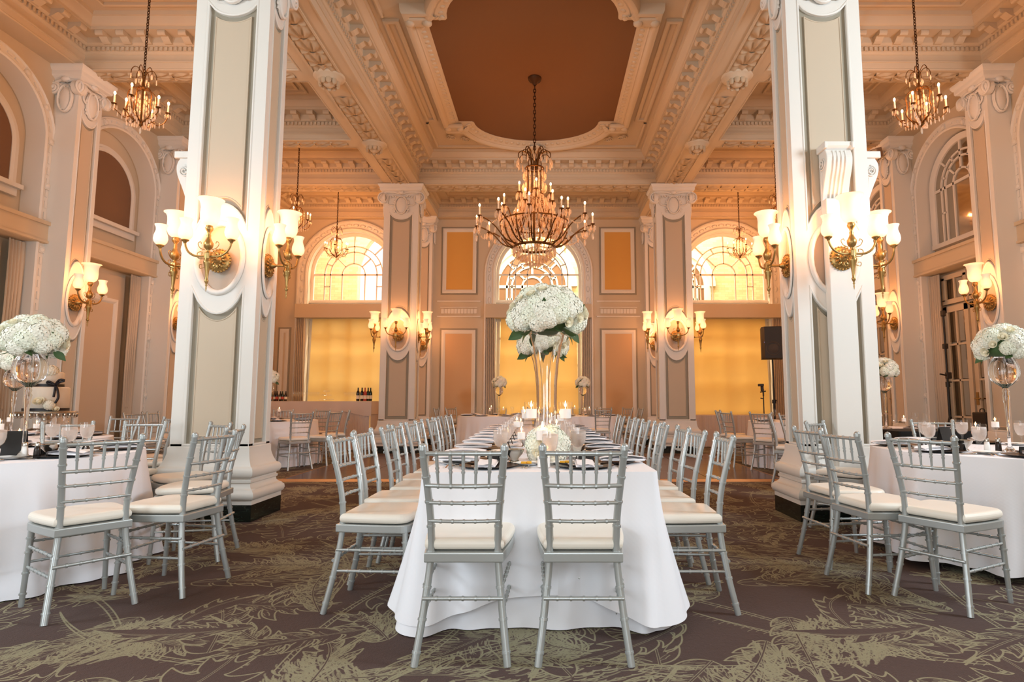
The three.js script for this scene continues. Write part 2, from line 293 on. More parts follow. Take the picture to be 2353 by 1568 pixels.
  const pile = dataTex(128, (u, v) => { const a = 255 * (0.6 * hash2(u * 128 | 0, v * 128 | 0) + 0.4 * vnoise(u * 20, v * 20, 20, 20)); return [a, a, a]; }, false); pile.repeat.set(12, 12);
  const fl = struct('floor', 'brown hall carpet woven with sage green acanthus leaves', 'carpet');
  const g = new THREE.BoxGeometry(14.6, 0.2, 20.4).translate(0, -0.1, -8.4), uv = g.attributes.uv, p = g.attributes.position;
  for (let i = 0; i < uv.count; i++) uv.setXY(i, p.getX(i) / 3.4 + 0.1, p.getZ(i) / 3.4);
  part('carpet', g, new THREE.MeshStandardMaterial({ map: tex, bumpMap: pile, bumpScale: 0.003, roughness: 0.95 }), fl);
}
{
  const d = thing('dance_floor', 'dark wooden dance floor panels with a brass-coloured edge strip', 'dance floor', 0, 0, -10.3);
  for (let i = 0; i < 7; i++) for (let j = 0; j < 4; j++) part('floor_panel', bx(0.99, 0.02, 0.94, -3 + i * 1, 0.012, -1.43 + j * 0.95), MAT.tile, d);
  for (const s of [-1, 1]) { part('edge_strip', plate([[0, 0], [0.09, 0], [0, 0.024]], 7.2).rotateY(s > 0 ? -PI / 2 : PI / 2).translate(s > 0 ? 3.6 : -3.6, 0.001, s * 1.92), MAT.brassEdge, d); }
  for (const s of [-1, 1]) { part('edge_strip', plate([[0, 0], [0.09, 0], [0, 0.024]], 3.84).rotateY(s > 0 ? 0 : PI).translate(s * 3.51, 0.001, s > 0 ? -1.92 : 1.92), MAT.brassEdge, d); }
}

// ---------------------------------------------------------------- ceiling, beams and coffers
const CEIL = struct('ceiling', 'coffered plaster ceiling with carved beams', 'ceiling');
part('slab', bx(14.6, 0.2, 17.3, 0, 6.62, -6.95), MAT.plaster, CEIL);
const cornerY = 6.185;
function beam(x0, x1, z0, z1) { part('beam', bx(x1 - x0, 0.66, z0 - z1, (x0 + x1) / 2, 6.2, (z0 + z1) / 2), MAT.plaster, CEIL); }
for (const s of [-1, 1]) {
  beam(s * 3 - 0.37, s * 3 + 0.37, 1.45, -15.15);
  beam(s > 0 ? 6.5 : -6.82, s > 0 ? 6.82 : -6.5, 1.45, -15.15);
  for (const z of [-8.22, -10.52]) beam(s > 0 ? 3.37 : -6.5, s > 0 ? 6.5 : -3.37, z + 0.15, z - 0.15);
  for (const z of [-5.92, -12.82]) beam(s > 0 ? 3.37 : -6.5, s > 0 ? 6.5 : -3.37, z + 0.22, z - 0.22);
}
for (const z of [-5.92, -12.82]) beam(-2.63, 2.63, z + 0.22, z - 0.22);
beam(-6.5, 6.5, -14.95, -15.15);
const CORNICE = [[-0.01, 5.866], [0.012, 5.868], [0.014, 5.89], [0.005, 5.9], [0.005, 5.985], [0.018, 5.99], [0.018, 6.012], [0.006, 6.03], [0.006, 6.1], [0.02, 6.105], [0.035, 6.13], [0.045, 6.135], [0.045, 6.2], [0.07, 6.205], [0.1, 6.235], [0.1, 6.315], [0.29, 6.318], [0.29, 6.36], [0.305, 6.365], [0.33, 6.39], [0.36, 6.44], [0.37, 6.46], [0.39, 6.465], [0.4, 6.52]];
const modShape = (() => { const s = new THREE.Shape(); s.moveTo(0.07, 6.315); s.lineTo(0.07, 6.215); s.bezierCurveTo(0.13, 6.19, 0.17, 6.25, 0.2, 6.265); s.bezierCurveTo(0.23, 6.275, 0.24, 6.235, 0.265, 6.25); s.bezierCurveTo(0.29, 6.265, 0.285, 6.3, 0.28, 6.315); s.closePath(); return new THREE.ExtrudeGeometry(s, { depth: 0.11, bevelEnabled: false, curveSegments: 4 }).translate(0, 0, -0.055); })();
const modGeo = [0, 1, 2, 3].map(k => modShape.clone().rotateY(k * PI / 2));   // k: pointing +x, -z, -x, +z
let trimCount = 0;
function coffer(x0, x1, z0, z1, sides = 'nsew', pitch = 0.305) {  // z0 nearer the camera than z1
  const t = struct('trim_' + (++trimCount), 'plaster cornice with dentils and scroll brackets around a ceiling coffer', 'cornice');
  part('cornice', sweep(rectPath(x0, -z0, x1, -z1), CORNICE, true, onFloor), MAT.plaster, t);
  const dent = []; const d1 = new THREE.BoxGeometry(0.034, 0.055, 0.03);
  const row = (a, b, f) => { const L = Math.abs(b - a), n = Math.round(L / 0.07); for (let i = 0; i < n; i++) f(a + (b - a) * (i + 0.5) / n, dent); };
  const mods = (a, b, f) => { const L = Math.abs(b - a), n = Math.round(L / pitch); for (let i = 0; i < n; i++) f(a + (b - a) * (i + 0.5) / n); };
  for (const [ch, k] of [['n', 3], ['s', 1]]) if (sides.includes(ch)) { const z = ch === 'n' ? z1 : z0, sg = ch === 'n' ? 1 : -1; row(x0, x1, x => dent.push(d1.clone().translate(x, 6.167, z + sg * 0.055))); mods(x0 + 0.25, x1 - 0.25, x => part('modillion', modGeo[k], MAT.plaster, t).position.set(x, 0, z)); }
  for (const [ch, k] of [['w', 0], ['e', 2]]) if (sides.includes(ch)) { const x = ch === 'w' ? x0 : x1, sg = ch === 'w' ? 1 : -1; row(z0, z1, z => dent.push(d1.clone().rotateY(PI / 2).translate(x + sg * 0.055, 6.167, z))); mods(z0 - 0.25, z1 + 0.25, z => part('modillion', modGeo[k], MAT.plaster, t).position.set(x, 0, z)); }
  if (dent.length) part('dentils', dent, MAT.plaster, t).userData.kind = 'stuff';
  return t;
}
const C0 = coffer(-2.63, 2.63, -6.14, -12.6, 'new');
for (const s of [-1, 1]) {
  const a = s > 0 ? 3.37 : -6.5, b = s > 0 ? 6.5 : -3.37, w = s > 0 ? 'ne' : 'nw';
  coffer(a, b, -6.14, -8.07, w); coffer(a, b, -8.37, -10.37, w); coffer(a, b, -10.67, -12.6, w); coffer(a, b, -13.04, -14.95, w);
}
coffer(-2.63, 2.63, -13.04, -14.95, 'n');
for (const s of [-1, 1]) for (const [z0, z1] of [[-6.14, -8.07], [-8.37, -10.37], [-10.67, -12.6]]) {   // raised panel moulding of the aisle coffers
  const a = s > 0 ? 3.37 : -6.5, b = s > 0 ? 6.5 : -3.37;
  for (const i of [0.62, 0.74]) part('panel_moulding', sweep(rectPath(a + i, -z0 + i - 0.1, b - i, -z1 - i + 0.1), [[0, 6.52], [0, 6.485], [0.025, 6.475], [0.045, 6.485], [0.05, 6.52]], true, onFloor), MAT.plaster, CEIL);
}
// carved leaf strips under the beams
const carve = surf((u, v) => {
  const x = (u - 0.5) * 2, y = v, r = Math.hypot(x * 0.9, y + 0.05), a = Math.atan2(x, y + 0.08);
  let h = 0.5 + 0.5 * Math.cos(a * 8); h *= Math.min(1, r * 2.2) * Math.max(0, 1 - Math.max(0, r - 0.85) * 4);
  const h2 = 0.6 * Math.max(0, 1 - Math.hypot(x, y - 1) * 2.2);
  const edge = Math.min(1, (1 - Math.abs(x)) * 10); return [x * 0.165, -0.004 - 0.034 * Math.max(h, h2) * edge, v * 0.3];
}, 18, 12);
for (const s of [-1, 1]) {
  for (const e of [-0.185, 0.185]) part('soffit_bead', bx(0.03, 0.025, 9.0, s * 3 + e, 5.865, -10.4), MAT.plaster, CEIL);
  for (let z = -6.4; z > -14.6; z -= 0.3) if (Math.abs(z + 8.22 + 0.15) > 0.3 && Math.abs(z + 10.52 + 0.15) > 0.3 && Math.abs(z + 12.82 + 0.15) > 0.36) part('carved_leaf', carve, MAT.carved, CEIL).position.set(s * 3, 5.872, z - 0.3);
  for (const z of [-8.22, -10.52]) {
    part('boss', lathe([[0.001, 5.7], [0.04, 5.705], [0.075, 5.73], [0.11, 5.76], [0.16, 5.79], [0.175, 5.82], [0.21, 5.83], [0.225, 5.85], [0.225, 5.875]], 24).translate(s * 3, 0, z), MAT.plaster, CEIL);
    const bl = []; for (let i = 0; i < 10; i++) { const a = i / 10 * 2 * PI; bl.push(sph(0.045, 7, 5).scale(1, 1.4, 0.7).rotateY(-a + PI / 2).translate(s * 3 + 0.13 * Math.cos(a), 5.765, z + 0.13 * Math.sin(a))); }
    part('boss_leaves', bl, MAT.carved, CEIL);
  }
  for (const z of [-8.22, -10.52, -12.82]) for (let x = 3.5; x < 6.3; x += 0.3) { const m = part('carved_leaf', carve, MAT.carved, CEIL); m.scale.x = z < -12 ? 0.9 : 0.6; m.rotation.y = PI / 2; m.position.set(s > 0 ? x : -x - 0.3, 5.872, z); }
}
for (let x = -2.5; x < 2.4; x += 0.3) { const m = part('carved_leaf', carve, MAT.carved, CEIL); m.scale.x = 0.9; m.rotation.y = PI / 2; m.position.set(x, 5.872, -12.82); }
// the shaped brown ceiling field of the middle bay and its moulded frame
{
  const zc = 9.37, q = [[1.5, 1.53], [1.24, 1.53], ...arcPath(0, 1.55, 1.21, 0.85, 0.02, PI / 2, 12)];
  const half = [...q, ...q.slice(0, -1).reverse().map(p => [-p[0], p[1]])];
  const path = [...half.map(p => [p[0], p[1] + zc]), ...half.map(p => [-p[0], -p[1] + zc])];
  const t = C0;
  part('ceiling_field', plate(path, 0.02).rotateX(-PI / 2).translate(0, 6.5, 0), MAT.brown, t);
  part('field_frame', sweep(path, [[0.0, 6.52], [0.0, 6.49], [-0.02, 6.485], [-0.05, 6.47], [-0.15, 6.435], [-0.165, 6.42], [-0.185, 6.425], [-0.195, 6.41], [-0.215, 6.385], [-0.25, 6.372], [-0.29, 6.385], [-0.31, 6.42], [-0.32, 6.52]], true, onFloor), MAT.plaster, t);
  const eggs = []; let run = 0;                                // leaf tongues on the sloping band of the frame
  for (let i = 0; i < path.length; i++) { const a = path[i], b = path[(i + 1) % path.length], L = Math.hypot(b[0] - a[0], b[1] - a[1]), dx = (b[0] - a[0]) / L, dy = (b[1] - a[1]) / L; for (; run < L; run += 0.115) { const px = a[0] + dx * run + dy * 0.1, py = a[1] + dy * run - dx * 0.1; eggs.push(sph(0.045, 6, 4).scale(1, 0.5, 1.25).rotateY(Math.atan2(dy, dx)).translate(px, 6.462, -py)); } run -= L; }
  part('frame_tongues', eggs, MAT.plaster, t).userData.kind = 'stuff';
  for (const s of [-1, 1]) for (const e of [-1, 1]) part('frame_knot', mg(rbx(0.36, 0.09, 0.2, 0.04), sph(0.07, 8, 6).scale(1, 0.7, 1).translate(-0.12, -0.04, 0), sph(0.07, 8, 6).scale(1, 0.7, 1).translate(0.12, -0.04, 0)).translate(s * 1.6, 6.42, -zc - e * 1.62), MAT.plaster, t);
  for (const e of [-1, 1]) { const b = [sph(0.1, 10, 7).scale(1.2, 0.7, 1)]; for (let i = 0; i < 8; i++) b.push(sph(0.06, 7, 5).scale(1, 0.6, 1.5).translate(0.14 * Math.cos(i * PI / 4), -0.02, 0.12 * Math.sin(i * PI / 4))); part('frame_flower', mg(b).translate(0, 6.4, -zc - e * 2.55), MAT.plaster, t); }
  for (const s of [-1, 1]) part('panel_moulding', sweep(rectPath(s > 0 ? 1.92 : -2.12, zc - 1.5, s > 0 ? 2.12 : -1.92, zc + 1.5), [[-0.02, 6.52], [-0.015, 6.48], [0.02, 6.465], [0.05, 6.48], [0.055, 6.52]], true, onFloor), MAT.plaster, t);
  for (const e of [-1, 1]) for (const s of [-1, 1]) part('corner_moulding', sweep([[s * 2.12, zc + e * 1.6], [s * 2.12, zc + e * 2.68], [s * 0.75, zc + e * 2.68]], [[-0.03, 6.52], [-0.025, 6.48], [0.0, 6.47], [0.025, 6.48], [0.03, 6.52]], false, onFloor), MAT.plaster, t);
  const sc = []; for (const e of [-1, 1]) for (const s of [-1, 1]) for (let k = 0; k < 3; k++) sc.push(spiral(0, 0, 0.1, 0, s, 0.012).rotateX(PI / 2).translate(s * (1.75 - k * 0.28), 6.485, -zc - e * (2.2 + k * 0.1)));
  part('scroll_relief', sc, MAT.plaster, t);
}

// ---------------------------------------------------------------- window with arched head: panes and glazing bars
const secShape = (r0, r1, a0, a1) => { const n = Math.max(3, Math.ceil((a1 - a0) * 6)); return [...arcPath(0, 0, r1, r1, a0, a1, n), ...(r0 > 0.01 ? arcPath(0, 0, r0, r0, a1, a0, n) : [[0, 0]])]; };
function arcBar(r, a0, a1, w, d) { return sweep(arcPath(0, 0, r, r, a0, a1, Math.max(6, Math.ceil((a1 - a0) * 9))), [[-w / 2, 0], [-w / 2, d], [w / 2, d], [w / 2, 0], [-w / 2, 0]], false); }
// local: springing line at y = 0, sill at y = -drop, glass radius R; returns [geometry, kind]
function lunette(R, drop, k = 1) {
  const r1 = R * 0.28, r2 = R * 0.57, r3 = R * 0.71, w = 0.028 * k, d = 0.04, bars = [], panes = [];
  bars.push(bx(2 * R, w * 1.5, d, 0, 0, d / 2), arcBar(r1, 0, PI, w, d), arcBar(r2, 0, PI, w, d), arcBar(r3, 0, PI, w, d), bx(w * 1.1, R - r1, d, 0, (R + r1) / 2, d / 2));
  const spoke = (ra, rb, a) => bars.push(bx(rb - ra, w, d, (ra + rb) / 2, 0, d / 2).rotateZ(a));
  for (const a of [PI / 4, 3 * PI / 4]) { spoke(r1, r2, a); spoke(r3, R, a); }
  for (const a of [PI / 8, PI * 0.36, PI * 0.64, PI * 7 / 8]) spoke(r2, r3, a);
  for (const x of [-r3, -r2, -r1, r1, r2, r3]) bars.push(bx(w, drop, d, x, -drop / 2, d / 2));
  for (const s of [-1, 1]) bars.push(bx(r3 - r2, w, d, s * (r2 + r3) / 2, -drop * 0.45, d / 2));
  bars.push(sweep([[R, -drop], ...arcPath(0, 0, R, R, 0, PI, 24), [-R, -drop]], [[-0.06 * k, 0], [-0.06 * k, 0.07], [0.012, 0.06], [0.03 * k, 0.045], [0.035 * k, 0]], false), bx(2 * R + 0.12 * k, 0.07 * k, 0.08, 0, -drop - 0.02, 0.04));
  const pane = p => panes.push(new THREE.ShapeGeometry(shapeOf(p), 1).translate(0, 0, 0.018));
  pane(secShape(0, r1, 0, PI));
  for (let i = 0; i < 4; i++) pane(secShape(r1, r2, i * PI / 4, (i + 1) * PI / 4));
  const ticks = [0, PI / 8, PI * 0.36, PI / 2, PI * 0.64, PI * 7 / 8, PI]; for (let i = 0; i < 6; i++) pane(secShape(r2, r3, ticks[i], ticks[i + 1]));
  for (let i = 0; i < 4; i++) pane(secShape(r3, R, i * PI / 4, (i + 1) * PI / 4));
  const xs = [-R, -r3, -r2, -r1, r1, r2, r3, R]; for (let i = 0; i < 7; i++) pane(rectPath(xs[i], -drop, xs[i + 1], 0));
  return { bars: bars.map(norm), panes: panes.map(norm) };
}
const archHole = (c, hw, y0, ys) => [[c - hw, y0], [c + hw, y0], ...arcPath(c, ys, hw, hw, 0, PI, 24)];

// ---------------------------------------------------------------- back wall
const WB = struct('wall_back', 'panelled end wall with three tall arched windows', 'wall');
const BZ = -15.15;
part('wall_surface', plate(rectPath(-7.1, 0, 7.1, 6.6), 0.3, [-4.9, 0, 4.9].map(c => archHole(c, 1.12, 0.25, 4.42))).translate(0, 0, BZ - 0.3), MAT.wall, WB);
for (const s of [-1, 1]) pilaster(WB, s * 2.98, BZ + 0.2, 0, 0.2);
const archTrim = [[-0.3, 0], [-0.3, 0.05], [-0.285, 0.075], [-0.25, 0.085], [-0.24, 0.06], [-0.235, 0.045], [-0.1, 0.045], [-0.09, 0.07], [-0.06, 0.09], [-0.03, 0.08], [-0.012, 0.05], [0.004, 0.05], [0.004, -0.1]];
for (const c of [-4.9, 0, 4.9]) {
  part('arch_moulding', sweep([[c + 1.12, 0], ...arcPath(c, 4.42, 1.12, 1.12, 0, PI, 28), [c - 1.12, 0]], archTrim, false, (x, y, h) => [x, y, BZ + h]), MAT.white, WB);
  const relief = []; for (let i = 0; i < 22; i++) { const a = PI * (i + 0.5) / 22; relief.push(sph(0.05, 6, 4).scale(1.5, 0.8, 0.4).rotateZ(a + PI / 2).translate(c + 1.285 * Math.cos(a), 4.42 + 1.285 * Math.sin(a), BZ + 0.05)); }
  for (let y = 1; y < 4.3; y += 0.3) for (const s of [-1, 1]) relief.push(sph(0.05, 6, 4).scale(0.8, 1.8, 0.4).translate(c + s * 1.285, y, BZ + 0.05));
  part('arch_relief', relief, MAT.white, WB).userData.kind = 'stuff';
}
function wallPanel(parent, x0, y0, x1, y1, mat, z, to = (x, y, h) => [x, y, z + h], name = 'wall_panel') {
  const p = part(name, sweep(rectPath(x0, y0, x1, y1), [[0, 0], [0.002, 0.014], [0.035, 0.016], [0.035, 0.004]], true, to), MAT.band, parent);
  part('inner_moulding', sweep(rectPath(x0 + 0.04, y0 + 0.04, x1 - 0.04, y1 - 0.04), [[0, 0.0], [0.005, 0.03], [0.05, 0.035], [0.07, 0.025], [0.1, 0.012], [0.105, 0]], true, to), MAT.white, p);
  const f = rectPath(x0 + 0.14, y0 + 0.14, x1 - 0.14, y1 - 0.14), P = [], q = f.map(a => to(a[0], a[1], 0.006));
  for (const k of [0, 1, 2, 0, 2, 3]) P.push(...q[k]);
  const g = new THREE.BufferGeometry(); g.setAttribute('position', new THREE.BufferAttribute(new Float32Array(P), 3)); g.computeVertexNormals();
  part('panel_field', norm(g), mat, p);
}
for (const s of [-1, 1]) {
  const x0 = s > 0 ? 1.59 : -2.56, x1 = s > 0 ? 2.56 : -1.59;
  wallPanel(WB, x0, 3.85, x1, 5.67, MAT.mustard, BZ); wallPanel(WB, x0, 0.5, x1, 2.97, MAT.tan, BZ);
  part('frieze', [bx(x1 - x0 + 0.16, 0.03, 0.05, (x0 + x1) / 2, 3.68, BZ + 0.02), bx(x1 - x0 + 0.16, 0.03, 0.05, (x0 + x1) / 2, 3.28, BZ + 0.02), ...[...Array(11).keys()].map(i => bx(0.075, 0.12, 0.02, x0 + 0.06 + i * 0.085, 3.42, BZ + 0.008)), bx(x1 - x0, 0.02, 0.03, (x0 + x1) / 2, 3.52, BZ + 0.01)], MAT.white, WB);
  wallPanel(WB, s > 0 ? 6.42 : -6.75, 1.2, s > 0 ? 6.75 : -6.42, 3.0, MAT.wall, BZ); wallPanel(WB, s > 0 ? 3.3 : -3.55, 1.2, s > 0 ? 3.55 : -3.3, 3.0, MAT.wall, BZ);
}
{ const b = struct('baseboard_back', 'white moulded skirting of the end wall', 'baseboard'); for (const [a, c] of [[-6.8, -6.35], [-3.5, -3.2], [-2.75, -1.42], [1.42, 2.75], [3.2, 3.5], [6.35, 6.8]]) part('skirting', bx(c - a, 0.3, 0.05, (a + c) / 2, 0.15, BZ + 0.025), MAT.white, b); }
[-4.9, 0, 4.9].forEach((c, i) => {
  const L = lunette(1.08, 0.7), w = struct('window_' + (i + 1), ['arched fanlight window above the bar', 'arched fanlight window behind the large chandelier', 'arched fanlight window above the loudspeaker'][i], 'window');
  w.position.set(c, 4.42, BZ - 0.2);
  part('frame', L.bars.slice(-2), MAT.white, w); for (const b of L.bars.slice(0, -2)) part('glazing_bar', b, MAT.white, w); for (const p of L.panes) part('pane', p, MAT.pane, w);
  part('transom_panel', [bx(2.24, 0.5, 0.08, 0, -1.0, 0.04), bx(2.24, 0.05, 0.14, 0, -0.74, 0.07)], MAT.white, w);
  // lower casement bars behind the shade
  const low = part('casement', [bx(0.08, 3.0, 0.06, -1.06, -2.7, 0.03), bx(0.08, 3.0, 0.06, 1.06, -2.7, 0.03), bx(0.1, 3.0, 0.06, 0, -2.7, 0.03), bx(0.06, 3, 0.05, -0.53, -2.7, 0.03), bx(0.06, 3, 0.05, 0.53, -2.7, 0.03), ...[-1.7, -2.4, -3.1, -3.7].map(y => bx(2.2, 0.05, 0.05, 0, y, 0.03))], MAT.white, w);
});

// ---------------------------------------------------------------- passage beyond the end windows
{
  const brickTex = dataTex(256, (u, v) => { const r = Math.floor(v * 16), o = r % 2 ? 0.5 : 0, x = u * 8 + o, fx = x - Math.floor(x), fy = v * 16 - r, m = fx < 0.05 || fy < 0.12, n = hash2(Math.floor(x) % 8, r) * 26; return m ? [196, 180, 148] : [232 - n, 212 - n, 172 - n]; });
  const w = struct('wall_outside', 'pale brick wall of the passage seen through the end windows', 'wall');
  const hole = [archHole(-4.2, 1.7, 0.3, 5.2), archHole(-0.25, 1.25, 0.3, 4.75), archHole(4.35, 1.1, 0.3, 4.75)];
  const g = plate(rectPath(-9, -0.2, 9, 8.5), 0.3, hole); { const uv = g.attributes.uv; for (let i = 0; i < uv.count; i++) uv.setXY(i, uv.getX(i) / 1.8, uv.getY(i) / 1.2); }
  part('brickwork', g.translate(0, 0, -19.0), new THREE.MeshStandardMaterial({ map: brickTex, roughness: 0.9 }), w);
  part('passage_floor', bx(18, 0.2, 4, 0, -0.1, -17.2), MAT.field, w); part('passage_ceiling', bx(18, 0.2, 4, 0, 8.3, -17.2), MAT.white, w);
  for (const s of [-1, 1]) part('passage_end', bx(0.2, 8.6, 4, s * 9, 4.2, -17.2), MAT.field, w);
  part('passage_upper_wall', bx(18, 2.2, 0.3, 0, 7.4, -15.3), MAT.white, w); for (const s of [-1, 1]) part('passage_side_wall', bx(2, 8.6, 0.3, s * 8.1, 4.2, -15.3), MAT.white, w);
  [[-0.25, 1.25], [4.35, 1.1]].forEach(([c, R], i) => {
    const L = lunette(R * 0.92, 0.9, 2.2), win = struct('window_' + (i + 4), ['arched white window in the pale brick passage wall, straight behind', 'arched white window in the pale brick passage wall, at the loudspeaker end'][i], 'window'); win.position.set(c, 4.75, -18.72);
    for (const b of L.bars) part('glazing_bar', b, MAT.white, win); for (const p of L.panes) part('pane', p, MAT.lunette, win); part('lower_panel', bx(2 * R, 3.6, 0.05, 0, -2.75, -0.05), MAT.field, win);
    const br = sweep(arcPath(0, 0, R, R, 0, PI, 26), [[0, 0], [0, 0.12], [-0.2, 0.12], [-0.2, 0]], false); part('arch_surround', br, MAT.white, win);
  });
  const lamp = thing('passage_ceiling_lamp', 'long warm ceiling lamp of the passage outside', 'ceiling lamp', 0, 8.1, -17.1);
  part('diffuser', bx(12, 0.06, 1.0), glow([1, 0.82, 0.52], 3), lamp);
  const l = new THREE.RectAreaLight(new THREE.Color().setRGB(1, 0.84, 0.58), 46, 12, 1.0); l.name = 'passage_lamp'; l.position.set(0, 8.05, -17.1); l.rotation.x = -PI / 2; scene.add(l);
}

// ---------------------------------------------------------------- side walls with arched recesses, rear wall
const WX = 6.82, BAYS = [-7.07, -9.37, -11.67];
const clumpTrim = [[-0.17, 0], [-0.17, 0.02], [-0.16, 0.04], [-0.145, 0.045], [-0.135, 0.03], [-0.13, 0.022], [-0.045, 0.022], [-0.035, 0.045], [-0.015, 0.05], [0.004, 0.035], [0.004, -0.24]];
function pleats(w, h, n, amp, thick = 0) {                     // hanging pleated cloth, top at y = h
  return surf((u, v) => [(u - 0.5) * w + 0.01 * Math.sin(v * 9 + u * 30), v * h, amp * Math.sin(u * n * 2 * PI + 0.6 * Math.sin(v * 3)) * (0.75 + 0.25 * Math.sin(u * 37)) + thick], n * 8, 10);
}
for (const s of [-1, 1]) {
  const turn = s < 0 ? PI / 2 : -PI / 2, X = s * WX;
  const W = struct(s < 0 ? 'wall_left' : 'wall_right', s < 0 ? 'side wall of plain arched recesses with brown lunettes and panelled doors' : 'side wall of arched recesses with mirrored fanlights and glazed doors', 'wall');
  const at = (g, z, d = 0) => g.clone().translate(0, 0, d).rotateY(turn).translate(X, 0, z);
  const lx = z => s < 0 ? -z : z;                              // local x of a world z on the wall
  const [a, b] = s < 0 ? [-1.45, 15.2] : [-15.2, 1.45];
  part('wall_surface', plate(rectPath(a, 0, b, 6.6), 0.26, [...BAYS.map(z => archHole(lx(z), 0.8, 0.001, 4.75)), archHole(lx(-2.2), 0.8, 3.2, 4.1)]).translate(0, 0, -0.26).rotateY(turn).translate(X, 0, 0), MAT.wall, W);
  part('recess_wall', bx(0.1, 6.6, 10.4, s * (WX + 0.31), 3.3, -10.0), MAT.wall, W);
  for (const z of [-5.92, -8.22, -10.52, -12.82]) pilaster(W, s * 6.48, z, turn, 0.34);
  const bb = struct(s < 0 ? 'baseboard_left' : 'baseboard_right', 'white skirting between the wall pilasters', 'baseboard');
  for (const z of [-13.9]) part('skirting', bx(0.05, 0.3, 1.9, s * 6.795, 0.15, z), MAT.white, bb);
  BAYS.forEach((z, k) => {
    part('arch_moulding', at(sweep([[0.8, 0], ...arcPath(0, 4.75, 0.8, 0.8, 0, PI, 26), [-0.8, 0]], clumpTrim, false), z), MAT.white, W);
    const rose1 = mg(bx(0.09, 0.09, 0.02), sph(0.035, 8, 5).scale(1, 1, 0.5).translate(0, 0, 0.01), new THREE.TorusGeometry(0.032, 0.008, 5, 10).translate(0, 0, 0.012));
    const spot = (x, y, r) => part('rosette', at(rose1.clone().rotateZ(r).translate(x, y, 0.03), z), MAT.white, W);
    for (let i = 0; i <= 6; i++) { const q = PI * i / 6; spot(0.89 * Math.cos(q), 4.75 + 0.89 * Math.sin(q), q); }
    for (const y of [1.2, 2.2, 3.2, 4.1]) for (const e of [-1, 1]) spot(e * 0.89, y, 0);
    const ros = [];
    for (let i = 0; i < 24; i++) { const q = PI * (i + 0.5) / 24; if ((i % 4) > 0 && (i % 4) < 3) ros.push(bx(0.075, 0.03, 0.014).rotateZ(q + PI / 2).translate(0.89 * Math.cos(q), 4.75 + 0.89 * Math.sin(q), 0.028)); }
    for (let y = 0.8; y < 4.7; y += 0.16) for (const e of [-1, 1]) ros.push(bx(0.03, 0.1, 0.014, e * 0.89, y, 0.028));
    part('band_relief', at(mg(ros), z), MAT.white, W).userData.kind = 'stuff';
    for (const e of [-1, 1]) part('jamb', at(bx(0.05, 3.3, 0.1, e * 0.76, 1.65, -0.2), z), MAT.white, W);
    part('lintel', at(mg(bx(1.86, 0.26, 0.34, 0, 3.42, -0.1), bx(1.9, 0.05, 0.38, 0, 3.57, -0.09), bx(1.88, 0.03, 0.36, 0, 3.31, -0.09)), z), MAT.plaster, W);
    if (s < 0) {
      const lp = archHole(0, 0.6, 4.08, 4.6);
      const l = part('lunette_panel', at(plate(lp, 0.02), z, -0.255), MAT.lunette, W);
      part('lunette_frame', at(sweep(lp, [[0.01, 0], [0.01, 0.03], [-0.02, 0.055], [-0.05, 0.05], [-0.06, 0.03], [-0.1, 0.025], [-0.105, 0]], true), z, -0.255), MAT.white, W);
      part('lunette_sill', at(mg(bx(1.45, 0.06, 0.12, 0, 4.02, -0.2), bx(1.4, 0.1, 0.05, 0, 3.94, -0.23)), z), MAT.white, W);
      const d = struct('door_' + (k + 1), ['plain panelled door in the recess beside the cake', 'plain panelled door in the recess behind the cake, half curtained', 'plain panelled door in the recess nearest the bar'][k], 'door');
      part('door_leaf', at(bx(1.1, 3.2, 0.05, 0, 1.6, -0.23), z), MAT.field, d);
      part('door_moulding', at(sweep(rectPath(-0.4, 0.35, 0.4, 2.8), [[0, 0], [0, 0.02], [0.02, 0.035], [0.05, 0.03], [0.07, 0.01], [0.08, 0]], true), z, -0.205), MAT.white, d);
      part('door_ornament', at(mg(sph(0.05, 8, 6).scale(1.6, 1, 0.5).translate(0, 2.8, 0), bx(0.24, 0.05, 0.03, 0, 2.8, 0)), z, -0.18), MAT.white, d);
    } else {
      const L = lunette(0.7, 0.95, 1.1), m = struct('window_' + (6 + k), ['mirrored fanlight in the side recess closest to the near sconce', 'mirrored fanlight in the middle side recess', 'mirrored fanlight in the side recess closest to the end wall'][k], 'window');
      L.bars.forEach(g2 => part('glazing_bar', at(g2.clone().translate(0, 4.75, 0), z, -0.25), MAT.white, m)); L.panes.forEach(g2 => part('pane', at(g2.clone().translate(0, 4.75, 0), z, -0.25), MAT.mirrorPane, m));
      const d = struct('door_' + (4 + k), ['glazed double door beside the near side pilaster', 'glazed double door in the middle side recess', 'glazed double door in the side recess closest to the end wall'][k], 'door');
      const leaf = [], panes = [];
      for (const e of [-1, 1]) {
        const c = e * 0.32;
        leaf.push(bx(0.09, 2.7, 0.05, c - 0.25, 1.35, 0), bx(0.09, 2.7, 0.05, c + 0.25, 1.35, 0), bx(0.6, 0.1, 0.05, c, 2.65, 0), bx(0.6, 0.3, 0.05, c, 0.15, 0), bx(0.03, 2.4, 0.04, c, 1.4, 0), ...[0.85, 1.45, 2.05].map(y => bx(0.5, 0.03, 0.04, c, y, 0)));
        for (const q of [-1, 1]) for (let r = 0; r < 4; r++) panes.push(bx(0.19, r === 3 ? 0.52 : 0.56, 0.01, c + q * 0.11, 0.57 + r * 0.6 - (r === 0 ? 0 : 0.01), -0.005));
        leaf.push(bx(0.6, 0.08, 0.05, c, 2.78, 0), bx(0.6, 0.08, 0.05, c, 3.2, 0), bx(0.07, 0.4, 0.05, c - 0.26, 3, 0), bx(0.07, 0.4, 0.05, c + 0.26, 3, 0), bx(0.03, 0.4, 0.04, c, 3, 0));
